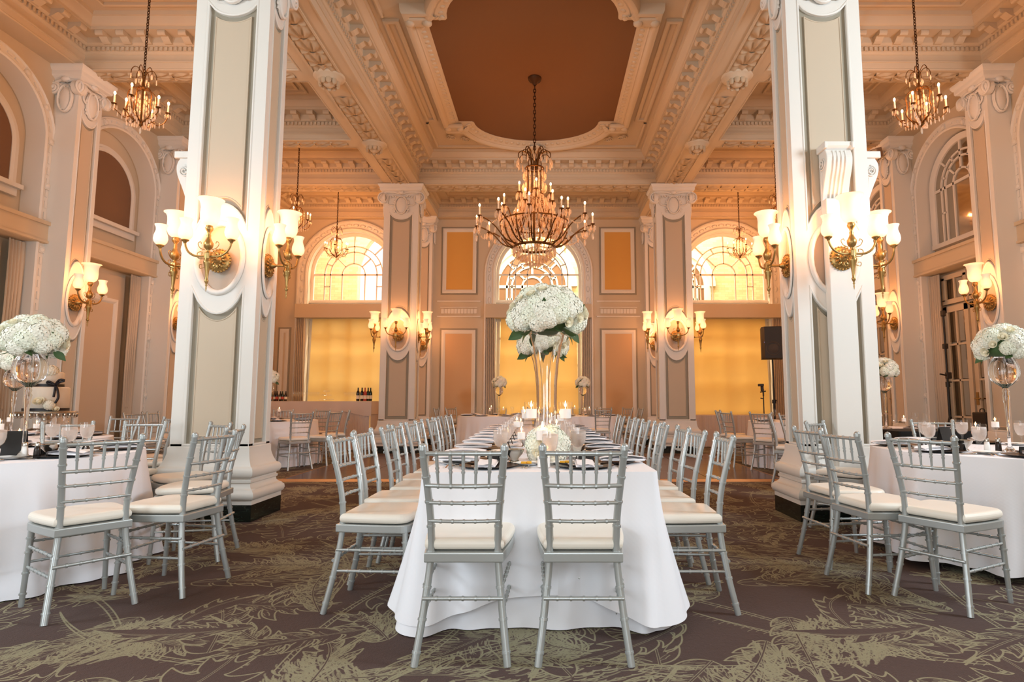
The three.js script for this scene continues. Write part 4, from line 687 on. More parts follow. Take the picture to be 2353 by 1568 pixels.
// long table: two chairs at its end, ten along each side
const TB = { x: 0.165, z0: 3.09, z1: 8.1, hw: 0.6, turn: 0.018 };
chair(-0.178, 2.885, PI, 'silver bamboo-style chair at the end of the long table, nearer the cake', 'chairs at the end of the long table');
chair(0.352, 2.885, PI, 'silver bamboo-style chair at the end of the long table, nearer the bracketed column', 'chairs at the end of the long table');
for (const [s, offs] of [[-1, [0, 0.02, -0.02, 0.03, 0.0, 0.03, -0.02, 0.02, 0, 0.01]], [1, [0.02, 0, 0.03, -0.02, 0.05, 0.02, 0, 0.04, 0, 0.02]]]) for (let i = 0; i < 10; i++) {
  const z = 3.47 + i * 0.475, x = 0.1 - (z - 3.4) * TB.turn + s * (0.845 + offs[i]);
  chair(x, z + 0.02 * ((i * 7) % 3 - 1), s < 0 ? PI / 2 + 0.03 * ((i % 3) - 1) : -PI / 2 + 0.04 * (((i * 2) % 3) - 1), 'silver bamboo-style chair, ' + ORD[i] + ' from the end chairs, ' + (s < 0 ? 'bar' : 'loudspeaker') + ' side of long table', s < 0 ? 'chairs on the bar side of the long table' : 'chairs on the loudspeaker side of the long table');
}
// round tables: [x, distance, radius]
const RT = [[-3.65, 4.1, 0.9], [3.64, 4.5, 0.88], [-4.8, 10.6, 0.85], [4.6, 10.3, 0.85], [-1.0, 13.75, 0.85], [1.05, 13.75, 0.85], [-4.95, 5.7, 0.8], [4.55, 7.6, 0.85]];
const ch = (t, ang, r, label, group) => { const [x, z] = RT[t], px = x + r * Math.cos(ang), pz = z + r * Math.sin(ang); chair(px, pz, face(px, pz, x, z), label + towards(Math.cos(ang), Math.sin(ang)), group); };
chair(-2.43, 3.4, face(-2.43, 3.4, -3.15, 3.93), 'silver bamboo-style chair seen from behind at the bluish white round table', 'chairs at the white round table by the cake');
chair(-2.12, 3.73, face(-2.12, 3.73, -3.1, 3.86), 'silver bamboo-style chair in profile at the bluish white round table, ivory seat in full view', 'chairs at the white round table by the cake');
chair(-2.4, 4.42, face(-2.4, 4.42, -3.4, 4.25), 'silver bamboo-style chair between the profile chair and the near column', 'chairs at the white round table by the cake');
chair(-2.82, 5.0, face(-2.82, 5.0, -3.4, 4.2), 'silver bamboo-style chair across the bluish white round table, before the near column', 'chairs at the white round table by the cake');
chair(-3.5, 5.22, face(-3.5, 5.22, -3.45, 4.1), 'silver bamboo-style chair across the bluish white round table, back rail above the goblets', 'chairs at the white round table by the cake');
chair(-4.02, 5.15, face(-4.02, 5.15, -3.45, 4.1), 'silver bamboo-style chair across the bluish white round table, behind the flower stem', 'chairs at the white round table by the cake');
chair(2.53, 3.5, face(2.53, 3.5, 3.33, 3.95), 'silver bamboo-style chair seen from behind at the greyish round table', 'chairs at the greyish round table');
chair(2.29, 3.8, face(2.29, 3.8, 3.33, 3.95), 'silver bamboo-style chair turned side-on at the greyish round table', 'chairs at the greyish round table');
chair(2.32, 4.3, face(2.32, 4.3, 3.33, 4.4), 'silver bamboo-style chair hidden behind the side-on chair at the greyish round table', 'chairs at the greyish round table');
chair(2.86, 5.33, face(2.86, 5.33, 3.6, 4.5), 'silver bamboo-style chair before the black-clothed table, across the greyish round table', 'chairs at the greyish round table');
chair(3.95, 5.64, face(3.95, 5.64, 3.64, 4.5), 'silver bamboo-style chair behind the flower stem of the greyish round table', 'chairs at the greyish round table');
for (const [a, i] of [[-0.75, 0], [-0.25, 1], [0.35, 2], [-1.35, 3], [1.2, 4], [1.8, 5]]) ch(2, a, 1.14, 'silver chair at the table before the bar', 'chairs at the round table before the bar');
for (const a of [PI + 0.75, PI + 0.2, PI + 1.4, PI - 0.5, 1.2]) ch(3, a, 1.14, 'silver chair at the table before the loudspeaker', 'chairs at the round table before the loudspeaker');
for (const a of [PI - 0.1, PI - 0.6, -0.9, PI / 2, 0.9]) ch(4, a, 1.14, 'silver chair at the far table bar side', 'chairs at the far middle tables');
for (const a of [-PI / 2 + 0.25, 0.15, 0.6, PI / 2, 2.3, 1.1]) ch(5, a, 1.14, 'silver chair at the far table loudspeaker side', 'chairs at the far middle tables');
for (const a of [0.35, 0.95, 1.5]) ch(6, a, 1.14, 'silver chair at the table next to cake', 'chairs at the table next to the cake');
for (const a of [PI + 0.4, PI - 0.4, 2.2, 1.4]) ch(7, a, 1.14, 'silver chair at the table before glazed doors', 'chairs at the table before the glazed doors');
chair(-5.95, 9.1, 1.2, 'silver bamboo-style chair standing by the panelled doors, facing the bar', 'chairs by the panelled doors');
chair(-6.05, 9.7, 1.5, 'silver bamboo-style chair by the panelled doors, set behind another', 'chairs by the panelled doors');

// ---------------------------------------------------------------- tables and cloths
function rectCloth(hw, hl, y, hemAt, flare, fold, corner, ph = 0) {   // cloth over a rectangle, folds growing towards the hem
  const r = 0.035, per = []; const seg = (x0, z0, x1, z1, nx, nz, n) => { for (let i = 0; i < n; i++) per.push([x0 + (x1 - x0) * i / n, z0 + (z1 - z0) * i / n, nx, nz]); };
  const cor = (cx, cz, a0) => { for (let i = 0; i < 10; i++) { const a = a0 + i / 10 * PI / 2; per.push([cx + r * Math.cos(a), cz + r * Math.sin(a), Math.cos(a), Math.sin(a)]); } };
  const nw = 60, nl = Math.round(nw * hl / hw);
  seg(hw, -hl + r, hw, hl - r, 1, 0, nl); cor(hw - r, hl - r, 0); seg(hw - r, hl, -hw + r, hl, 0, 1, nw); cor(-hw + r, hl - r, PI / 2); seg(-hw, hl - r, -hw, -hl + r, -1, 0, nl); cor(-hw + r, -hl + r, PI); seg(-hw + r, -hl, hw - r, -hl, 0, -1, nw); cor(hw - r, -hl + r, PI * 1.5);
  const n = per.length; let run = 0; const S = per.map((p, i) => { if (i) run += Math.hypot(p[0] - per[i - 1][0], p[1] - per[i - 1][1]); return run; });
  const g = surf((u, v) => {
    const i = Math.round(u * n) % n, p = per[i], s = S[i], dc = Math.hypot(hw - Math.abs(p[0]), hl - Math.abs(p[1])), k = Math.exp(-((dc / 0.3) ** 2));
    const hem = hemAt(k), t = Math.pow(v, 1.15), yy = y + 0.002 - (y - hem) * v;
    const w = flare * t + corner * k * Math.pow(v, 1.4) + fold * t * (Math.sin(s * 9 + ph) * 0.6 + Math.sin(s * 17 + 1 + ph) * 0.4 + k * Math.sin(s * 30) * 0.8);
    return [p[0] + p[2] * w, yy, p[1] + p[3] * w];
  }, n, 14, true, [(4 * (hw + hl)), y]);
  const top = new THREE.ShapeGeometry(shapeOf(per.map(p => [p[0], -p[1]])), 1).rotateX(-PI / 2).translate(0, y + 0.002, 0);
  return mg(g, top);
}
function roundCloth(r, y, hem, flare, nf, fold, ph = 0) {
  const f = (u, v) => { const a = u * 2 * PI, q = Math.pow(v, 1.1), c = Math.sin(a * nf + ph + 0.5 * Math.sin(a * 3)) * 0.6 + Math.sin(a * (nf * 2 + 3) + ph) * 0.3 + Math.sin(a * 5) * 0.3; const R = r + 0.012 * Math.sqrt(v) + flare * q + fold * q * c; return [R * Math.cos(a), y + 0.002 - (y - hem) * v - 0.012 * (1 - v) * 0, R * Math.sin(a)]; };
  return mg(surf(f, 180, 12, true, [6, 1]), new THREE.CircleGeometry(r, 90).rotateX(-PI / 2).translate(0, y + 0.002, 0));
}
const TOP = 0.76;
function legsOf(o, xs, zs, h) { for (const x of xs) for (const z of zs) part('leg', rod([x, 0, z], [x, h, z], 0.018), MAT.rubber, o); }
{ // long table
  const hl = (TB.z1 - TB.z0) / 2, zc = (TB.z0 + TB.z1) / 2, x = 0.11;
  const t = thing('banquet_table', 'long folding banquet table under white cloths', 'table', x, 0, -zc, TB.turn);
  part('table_top', bx(1.18, 0.03, hl * 2 - 0.03, 0, TOP - 0.02, 0), MAT.tile, t); legsOf(t, [-0.45, 0.45], [-hl + 0.3, -hl + 2.1, 0.3, hl - 0.3], TOP - 0.03);
  solo('tablecloth', rectCloth(0.605, hl + 0.005, TOP, k => 0.004, 0.03, 0.035, 0.07, 2), MAT.cloth, 'floor-length white under-cloth of the long banquet table', 'tablecloth', x, 0, -zc, TB.turn, 'cloths of the long banquet table');
  solo('tablecloth', rectCloth(0.612, hl + 0.012, TOP + 0.003, k => 0.17 - 0.12 * k, 0.045, 0.036, 0.115), MAT.cloth, 'white top cloth of the long banquet table, hem hanging above the under-cloth', 'tablecloth', x, 0, -zc, TB.turn, 'cloths of the long banquet table');
}
const RTL = ['bluish white round table by the cake', 'greyish white round table by the bracketed column', 'round table before the bar', 'round table before the loudspeaker', 'far round table before the middle window, bar side', 'far round table before the middle window, loudspeaker side', 'round table next to the cake', 'round table before the glazed doors'];
RT.forEach(([x, z, r], i) => {
  const t = thing('round_table', 'folding ' + RTL[i], 'table', x, 0, -z, 0, 'round banquet tables');
  part('table_top', cyl(r - 0.02, r - 0.02, 0.03, 40, 0, TOP - 0.035, 0), MAT.tile, t); legsOf(t, [-0.4, 0.4], [-0.4, 0.4], TOP - 0.03);
  solo('round_tablecloth', roundCloth(r, TOP, i === 1 ? 0.05 : 0.006, i === 0 ? 0.1 : 0.06, i < 2 ? 11 : 14, i < 2 ? 0.1 : 0.05, i * 1.7), MAT.cloth, 'white cloth hanging over the ' + RTL[i].replace(/^(bluish|greyish) white /, '$1 '), 'tablecloth', x, 0, -z, 0, 'white round tablecloths');
});

// ---------------------------------------------------------------- flowers, glass, candles
const petalQuad = (w, l) => { const g = new THREE.PlaneGeometry(w, l, 1, 2).translate(0, l / 2, 0), p = g.attributes.position; for (let i = 0; i < p.count; i++) { const t = p.getY(i) / l; p.setZ(i, 0.35 * l * t * t); p.setX(i, p.getX(i) * (t > 0.9 ? 0.75 : t < 0.1 ? 0.35 : 1.15)); } g.computeVertexNormals(); return g; };
function fib(n, k0 = 0, k1 = 1) { const o = []; for (let i = 0; i < n; i++) { const y = 1 - 2 * (k0 + (k1 - k0) * (i + 0.5) / n), r = Math.sqrt(Math.max(0, 1 - y * y)), a = i * 2.39996; o.push([r * Math.cos(a), y, r * Math.sin(a)]); } return o; }
const up = V3(0, 1, 0);
const orient = (g, d, x, y, z) => g.applyQuaternion(new THREE.Quaternion().setFromUnitVectors(up, V3(...d).normalize())).translate(x, y, z);
function hydrangea(n) {                                       // flower head of radius 1 pointing up
  const g = [sph(0.66, 10, 7).scale(1, 0.85, 1)];
  for (const d of fib(n, 0, 0.68)) { const a0 = rnd() * 3, k = rr(0.7, 1.3); const fl = []; for (let i = 0; i < 4; i++) fl.push(petalQuad(0.17, 0.17).rotateX(PI / 2 - 0.35 - 0.45 * rnd()).rotateY(a0 + i * PI / 2)); g.push(orient(mg(fl), d, d[0] * (0.8 + 0.1 * k), d[1] * (0.7 + 0.1 * k), d[2] * (0.8 + 0.1 * k))); }
  return mg(g);
}
function rose() { const g = [sph(0.32, 8, 6).scale(1, 1.2, 1).translate(0, 0.25, 0)]; for (let k = 0; k < 3; k++) { const n = 4 + k; for (let i = 0; i < n; i++) { const a = i / n * 2 * PI + k * 0.5, R = 0.22 + k * 0.24; g.push(surf((u, v) => { const q = (u - 0.5) * 1.9, rr2 = R * (0.55 + 0.5 * v + (v > 0.8 ? 0.35 * (v - 0.8) : 0)); return [rr2 * Math.sin(q * 0.75), -0.1 + v * (0.75 - k * 0.12), rr2 * Math.cos(q * 0.75)]; }, 4, 4).rotateY(a)); } } return mg(g); }
const leafGeo = surf((u, v) => { const w = 0.36 * Math.sin(PI * Math.min(1, v * 0.93 + 0.05)) * (1 - 0.35 * v); return [(u - 0.5) * 2 * w, v * 1.0, 0.12 * Math.abs(u - 0.5) * 2 * w * 2 - 0.25 * v * v]; }, 4, 6);
const HY = [hydrangea(105), hydrangea(98), hydrangea(112)], RO = [rose(), rose()];
function ball(name, R, ry, n, label, x, y, z, group, leaves = 9, size = 0.42, skirt = 0.72) {
  const o = thing(name, label, 'flowers', x, y, z, 0, group);
  part('moss_core', sph(R * 0.62, 12, 8).scale(1, ry / R, 1), MAT.leaf, o);
  fib(n, 0, skirt).forEach((d, i) => {
    const isRose = i % 4 === 2, k = R * size * rr(0.9, 1.12) * (isRose ? 0.62 : 1), q = 1 - size * 0.62 + rr(-0.03, 0.03);
    const m = part(isRose ? 'rose' : 'hydrangea', isRose ? RO[i % 2] : HY[i % 3], isRose ? MAT.rose : i % 3 ? MAT.petal : MAT.floret, o);
    m.position.set(d[0] * R * (isRose ? q + 0.16 : q), d[1] * ry * (isRose ? q + 0.16 : q), d[2] * R * (isRose ? q + 0.16 : q)); m.quaternion.setFromUnitVectors(up, V3(d[0] / R, d[1] / ry, d[2] / R).normalize()); m.scale.setScalar(k);
  });
  for (let i = 0; i < leaves; i++) { const a = i / leaves * 2 * PI + rnd() * 0.5, low = i % 3 ? -0.42 : 0.35 * rnd(); const m = part('leaf', leafGeo, MAT.leaf, o); m.position.set(R * (i % 3 ? 0.62 : 0.78) * Math.cos(a), ry * low, R * (i % 3 ? 0.62 : 0.78) * Math.sin(a)); m.quaternion.setFromUnitVectors(up, V3(Math.cos(a), i % 3 ? -0.75 : 0.5, Math.sin(a)).normalize()); m.scale.setScalar(R * (i % 3 ? 0.48 : 0.28)); }
  return o;
}
const trumpet = lathe([[0.001, 0.012], [0.09, 0.012], [0.1, 0.02], [0.095, 0.05], [0.085, 0.09], [0.074, 0.2], [0.07, 0.35], [0.074, 0.5], [0.086, 0.64], [0.103, 0.75], [0.125, 0.83], [0.133, 0.85], [0.129, 0.852], [0.1, 0.752], [0.082, 0.64], [0.07, 0.5], [0.066, 0.35], [0.07, 0.2], [0.08, 0.09], [0.085, 0.03], [0.001, 0.03]], 40);
const stemVase = mg(lathe([[0.001, 0.004], [0.065, 0.004], [0.067, 0.01], [0.03, 0.02], [0.011, 0.05], [0.009, 0.15], [0.012, 0.28], [0.017, 0.36], [0.023, 0.4], [0.015, 0.415], [0.022, 0.43], [0.015, 0.445], [0.02, 0.46], [0.045, 0.48], [0.075, 0.51], [0.088, 0.55], [0.088, 0.59], [0.078, 0.63], [0.06, 0.665], [0.056, 0.68], [0.001, 0.66]], 32), [...Array(14).keys()].map(i => tube([[0.02, 0.462, 0], [0.078, 0.512, 0], [0.091, 0.57, 0], [0.08, 0.63, 0], [0.06, 0.67, 0]], 0.003, 10, 4).rotateY(i / 14 * 2 * PI)));
const ZC = d => -d;
const cx = d => 0.11 - ((d) - (TB.z0 + TB.z1) / 2) * TB.turn;   // centre line of the long table
for (const [d, w] of [[4.25, 'nearer'], [6.35, 'farther']]) {
  solo('trumpet_vase', trumpet, MAT.vaseGlass, 'tall clear trumpet vase, the ' + w + ' one on the long table', 'vase', cx(d) + 0.06, TOP + 0.006, ZC(d), 0, 'trumpet vases on the long table');
  ball('flower_arrangement', 0.275, 0.215, 64, 'large white hydrangea and rose ball on the ' + w + ' trumpet vase', cx(d) + 0.06, TOP + 0.972, ZC(d), 'flower balls on the long table', 12, 0.29, 0.7);
}
ball('flower_posy', 0.125, 0.11, 18, 'low cream flower posy between the candles on the long table', cx(3.6) + 0.05, TOP + 0.1, ZC(3.6), undefined, 4, 0.5, 0.85);
const VL = ['bluish round table by the cake', 'greyish round table', 'table before the bar', null, 'far table on the bar side', 'far table on the loudspeaker side', 'table next to the cake', 'table before the glazed doors'];
RT.forEach(([x, z], i) => {
  if (!VL[i]) return; const [ox, oz] = [[0.5, -0.3], [-0.18, -0.3], [0, 0], [0, 0], [0.1, 0], [0, 0], [0, 0], [0, 0]][i];
  solo('stem_vase', stemVase, MAT.vaseGlass, 'ribbed glass bowl vase on a tall stem, on the ' + VL[i], 'vase', x + ox, TOP + 0.004, ZC(z + oz), 0, 'stemmed bowl vases');
  ball('flower_arrangement', i === 0 ? 0.18 : 0.168, i === 0 ? 0.155 : 0.145, 34, 'white hydrangea ball on the stemmed vase of the ' + VL[i], x + ox, TOP + 0.755, ZC(z + oz), 'flower balls on stemmed vases', 8, 0.36, 0.72);
});
// goblet of iced water
const gobletGlass = lathe([[0.001, 0.002], [0.034, 0.003], [0.035, 0.006], [0.012, 0.012], [0.006, 0.02], [0.0055, 0.06], [0.009, 0.072], [0.022, 0.083], [0.034, 0.1], [0.041, 0.13], [0.042, 0.16], [0.04, 0.19], [0.039, 0.2]], 20);
const gobletWater = lathe([[0.001, 0.078], [0.019, 0.085], [0.031, 0.101], [0.0385, 0.13], [0.0395, 0.16], [0.0385, 0.178], [0.001, 0.178]], 16);
const wineGlass = lathe([[0.001, 0.002], [0.032, 0.003], [0.006, 0.012], [0.004, 0.03], [0.004, 0.1], [0.02, 0.115], [0.034, 0.14], [0.036, 0.17], [0.031, 0.215]], 16);
const goblet0 = (() => { const o = new THREE.Group(); o.name = 'goblet'; part('glass_bowl', gobletGlass, MAT.glass, o); part('iced_water', gobletWater, MAT.iceWater, o); return o; })();
function goblet(x, z, label, group, k = 1.0, full = true) { const o = goblet0.clone(); if (!full) o.remove(o.children[1]); o.name = numbered('goblet'); o.position.set(x, TOP + 0.006, z); o.scale.set(k, 1, k); o.userData = { label, category: 'glass', group }; scene.add(o); }
const chargerGeo = lathe([[0.001, 0.006], [0.1, 0.006], [0.115, 0.008], [0.16, 0.014], [0.165, 0.013], [0.12, 0.003], [0.001, 0.003]], 36);
const plateGeo = lathe([[0.001, 0.006], [0.06, 0.006], [0.09, 0.014], [0.092, 0.016], [0.06, 0.003], [0.001, 0.003]], 28);
const napkinGeo = (() => { const g = []; for (let k = 0; k < 3; k++) g.push(surf((u, v) => [(u - 0.5) * (0.11 - k * 0.006) * (1 - 0.12 * v), 0.006 + k * 0.006 + 0.012 * Math.sin(v * PI) + 0.003 * Math.sin(u * 9 + k), (v - 0.5) * 0.27], 6, 8)); return mg(g, rbx(0.1, 0.012, 0.25, 0.005, 0, 0.008, 0)); })();
const forkGeo = mg(surf((u, v) => [(u - 0.5) * (v < 0.6 ? 0.008 : 0.02), 0.004 + 0.006 * Math.sin(v * 2.2), v * 0.13], 2, 8), [-1.5, -0.5, 0.5, 1.5].map(k => bx(0.0028, 0.0025, 0.05, k * 0.0056, 0.009, 0.152)));
const knifeGeo = mg(rbx(0.012, 0.006, 0.09, 0.0025, 0, 0.004, 0.045), bx(0.018, 0.002, 0.11, 0.002, 0.004, 0.145));
const spoonGeo = mg(rbx(0.007, 0.004, 0.12, 0.0018, 0, 0.004, 0.06), sph(0.02, 10, 6).scale(0.8, 0.25, 1.4).translate(0, 0.006, 0.14));
const cardGeo = mg(bx(0.09, 0.055, 0.0015).rotateX(-0.35).translate(0, 0.027, 0.011), bx(0.09, 0.055, 0.0015).rotateX(0.35).translate(0, 0.027, -0.011));
// one place: x, z is the plate centre, turn: 0 when the guest sits at +z
function placeSetting(x, z, turn, at, grp, o = {}) {
  const c = Math.cos(turn), s = Math.sin(turn), P = (lx, lz) => [x + lx * c + lz * s, z - lx * s + lz * c], y = TOP + 0.0055;
  const put = (name, g, m, lx, lz, label, cat, dt = 0, dy = 0) => { const [a, b] = P(lx, lz); solo(name, g, m, label, cat, a, y + dy, b, turn + dt, name.replace(/_/g, ' ') + 's ' + grp); };
  put('charger_plate', chargerGeo, MAT.charger, 0, 0, 'dark round charger plate ' + at, 'plate');
  put('napkin', napkinGeo, MAT.napkin, rr(-0.01, 0.01), o.nz ?? 0.06, 'folded white napkin ' + at, 'napkin', rr(-0.06, 0.06), 0.012);
  if (!o.simple) {
    put('fork', forkGeo, MAT.silverware, -0.2, 0.08, 'silver table fork ' + at, 'fork', PI); put('fork', forkGeo, MAT.silverware, -0.225, 0.08, 'silver table fork ' + at, 'fork', PI);
    put('knife', knifeGeo, MAT.silverware, 0.195, 0.1, 'silver table knife ' + at, 'knife', PI); put('spoon', spoonGeo, MAT.silverware, 0.22, 0.09, 'silver spoon ' + at, 'spoon', PI);
    put('place_card', cardGeo, MAT.card, 0.02, -0.17, 'small black tent place card ' + at, 'card');
    put('bread_plate', plateGeo, MAT.china, -0.21, -0.15, 'small white bread plate ' + at, 'plate');
  }
  const [a, b] = P(o.gx ?? 0.16, o.gz ?? -0.19); goblet(a, b, 'stemmed goblet of iced water ' + at, 'goblets ' + grp, 1.12);
}
for (const s of [-1, 1]) for (let i = 0; i < 10; i++) { const d = 3.52 + i * 0.475, sd = s < 0 ? 'bar' : 'loudspeaker'; placeSetting(cx(d) + s * 0.4, -d, s > 0 ? PI / 2 : -PI / 2, 'at ' + ORD[i] + ' place on the ' + sd + ' side of the long table', 'on the ' + sd + ' side of the long table', { nz: 0.09, gx: s > 0 ? 0.14 : -0.14, gz: -0.16, simple: i > 5 }); }
placeSetting(-0.13, -3.3, 0, 'at the end place of the long table, bar side', 'at the end of the long table', { gx: 0.34, gz: -0.02, nz: 0.03 });
placeSetting(0.4, -3.3, 0, 'at the end place of the long table, loudspeaker side', 'at the end of the long table', { gx: -0.02, gz: -0.36, nz: 0.03 });
// candles
const cupGeo = lathe([[0.001, 0.0], [0.036, 0.0], [0.04, 0.01], [0.041, 0.1]], 20), waxGeo = rbx(0.066, 0.055, 0.066, 0.004).translate(0, 0, 0);
const pillarWax = mg(cyl(0.033, 0.033, 0.055, 20)), flameGeo = lathe([[0.001, 0], [0.006, 0.008], [0.0075, 0.016], [0.004, 0.028], [0.0008, 0.04]], 10), wick = cyl(0.001, 0.001, 0.012, 5);
function candle(x, z, h, label, group, k = 1, light = 0, y0 = TOP + 0.006) {   // glass holder on a stem of height h with a lit candle
  const o = thing('candle_holder', label, 'candle', x, y0, z, 0, group);
  if (h > 0.02) part('glass_stem', lathe([[0.001, 0.003], [0.036 * k, 0.004], [0.012, 0.014], [0.0055, 0.03], [0.005, h * 0.5], [0.0075, h * 0.85], [0.014, h - 0.01], [0.03 * k, h]], 16), MAT.glass, o);
  part('glass_cup', cupGeo.clone().scale(k, k, k).translate(0, h, 0), MAT.glass, o);
  const c = part('candle_wax', pillarWax.clone().scale(k, k, k).translate(0, h + 0.004, 0), MAT.wax, o); part('flame', mg(flameGeo.clone().scale(k, k, k).translate(0, h + 0.062 * k + 0.006, 0), wick.clone().translate(0, h + 0.055 * k, 0)), MAT.flame, c);
  if (light) pointLamp('candle_light', x, y0 + h + 0.062 * k + 0.02, z, light, 0.5);
}
const tallC = 'candles on the long table';
candle(cx(3.7) - 0.05, -3.72, 0.25, 'tall stemmed glass with a lit white candle, bar side of the posy', tallC, 1.05, 0.03);
candle(cx(3.7) + 0.165, -3.72, 0.25, 'tall stemmed glass with a lit white candle, loudspeaker side of the posy', tallC, 1.05, 0.03);
candle(cx(3.4) + 0.015, -3.5, 0.13, 'lit white candle in a shorter stemmed glass before the posy', tallC, 1.05, 0.03);
candle(cx(3.15) + 0.02, -3.27, 0.0, 'lit white candle in a plain glass at the end of the long table', tallC, 1.05, 0.02);
for (let i = 0; i < 6; i++) for (const s of [-1, 1]) candle(cx(4 + i * 0.62) + s * (0.12 + 0.05 * (i % 2)), -(4.05 + i * 0.62), 0.1 + 0.05 * ((i + (s > 0)) % 3), 'small lit floating candle in a stemmed glass along the middle of the long table', tallC, 0.8, 0.012);
const bowlGeo = lathe([[0.001, 0.01], [0.03, 0.01], [0.035, 0.0], [0.03, 0.0], [0.025, 0.02], [0.05, 0.05], [0.062, 0.075], [0.06, 0.076], [0.045, 0.05], [0.001, 0.03]], 20);
for (const [x, d] of [[-0.1, 3.55], [0.3, 3.9], [-0.05, 4.7]]) solo('sauce_bowl', bowlGeo, MAT.silverware, 'small silver sauce bowl among the candles of the long table', 'bowl', cx(d) + x - 0.05, TOP + 0.006, -d, 0, 'sauce bowls on the long table');
for (const [x, d] of [[-0.02, 3.38], [0.2, 3.42]]) { const b = thing('butter_dish', 'white dish with wrapped yellow butter at the end of the long table', 'dish', cx(d) + x - 0.05, TOP + 0.006, -d, 0, 'butter dishes on the long table'); part('dish', plateGeo.clone().scale(0.8, 1, 0.8), MAT.china, b); part('butter', [rbx(0.03, 0.015, 0.02, 0.004, 0.01, 0.015, 0), rbx(0.03, 0.015, 0.02, 0.004, -0.02, 0.015, 0.015)], MAT.gold, b); }
// settings on the round tables
RT.forEach(([x, z, r], i) => {
  const n = i < 2 ? 8 : i >= 6 ? 6 : 7, at = 'on the ' + ['bluish round table', 'greyish round table', 'table before the bar', 'table before the loudspeaker', 'far table bar side', 'far table loudspeaker side', 'table next to cake', 'table before glazed doors'][i];
  for (let k = 0; k < n; k++) {
    const a = (k + [0.35, 0.55, 0, 0.3, 0.2, 0.4, 0.1, 0.6][i]) / n * 2 * PI, px = x + (r - 0.2) * Math.cos(a), pz = -z + (r - 0.2) * Math.sin(a), turn = PI / 2 - a, tw = towards(Math.cos(a), -Math.sin(a));
    if (i < 2) placeSetting(px, pz, turn, at + tw, at, {});
    else { solo('charger_plate', chargerGeo, MAT.charger, 'dark charger plate ' + at + tw, 'plate', px, TOP + 0.006, pz, turn, 'charger plates ' + at); goblet(x + (r - 0.4) * Math.cos(a + 0.2), -z + (r - 0.4) * Math.sin(a + 0.2), 'empty goblet ' + at + tw, 'goblets ' + at, 1, false); solo('napkin', napkinGeo, MAT.napkin, 'folded white napkin ' + at + tw, 'napkin', px, TOP + 0.018, pz, turn, 'napkins ' + at); }
  }
  for (let k = 0; k < 3; k++) { const a = k / 3 * 2 * PI + i; candle(x + 0.2 * Math.cos(a), -z + 0.2 * Math.sin(a), 0.09 + 0.03 * k, 'small lit stemmed candle ' + at, 'candles ' + at, 0.75, i < 2 ? 0.012 : 0.008); }
  if (i < 2) {
    for (const q of [-1, 1]) { const sx = x + (i ? -0.3 : 0.55) + q * 0.04, sz = -z + (i ? 0.3 : 0.3); const sh = thing(q < 0 ? 'salt_shaker' : 'pepper_shaker', (q < 0 ? 'white-filled' : 'dark-filled') + ' glass shaker with silver cap ' + at, 'shaker', sx, TOP + 0.006, sz); part('glass_body', lathe([[0.001, 0.001], [0.02, 0.001], [0.018, 0.05], [0.014, 0.075], [0.001, 0.075]], 12), q < 0 ? MAT.china : MAT.charger, sh); part('cap', lathe([[0.015, 0.074], [0.016, 0.09], [0.01, 0.1], [0.001, 0.102]], 12), MAT.silverware, sh); }
    solo('sauce_bowl', bowlGeo, MAT.silverware, 'silver sauce bowl ' + at, 'bowl', x + (i ? -0.4 : 0.55), TOP + 0.006, -z + 0.15);
    { const b = thing('butter_dish', 'black dish with wrapped yellow butter ' + at, 'dish', x + (i ? -0.15 : 0.65), TOP + 0.006, -z + (i ? 0.42 : 0.2)); part('dish', plateGeo.clone().scale(0.8, 1, 0.8), MAT.black, b); part('butter', [rbx(0.03, 0.015, 0.02, 0.004, 0.01, 0.015, 0), rbx(0.03, 0.015, 0.02, 0.004, -0.02, 0.015, 0.015)], MAT.gold, b); }
    { const c = thing('menu_card', 'upright black menu card ' + at, 'card', x + (i ? -0.5 : 0.4), TOP + 0.006, -z + (i ? 0.1 : 0.25), 0.4); part('card_front', bx(0.12, 0.17, 0.002).rotateX(-0.22).translate(0, 0.085, 0.02), MAT.card, c); part('card_back', bx(0.12, 0.17, 0.002).rotateX(0.22).translate(0, 0.085, -0.02), MAT.card, c); }
  }
});

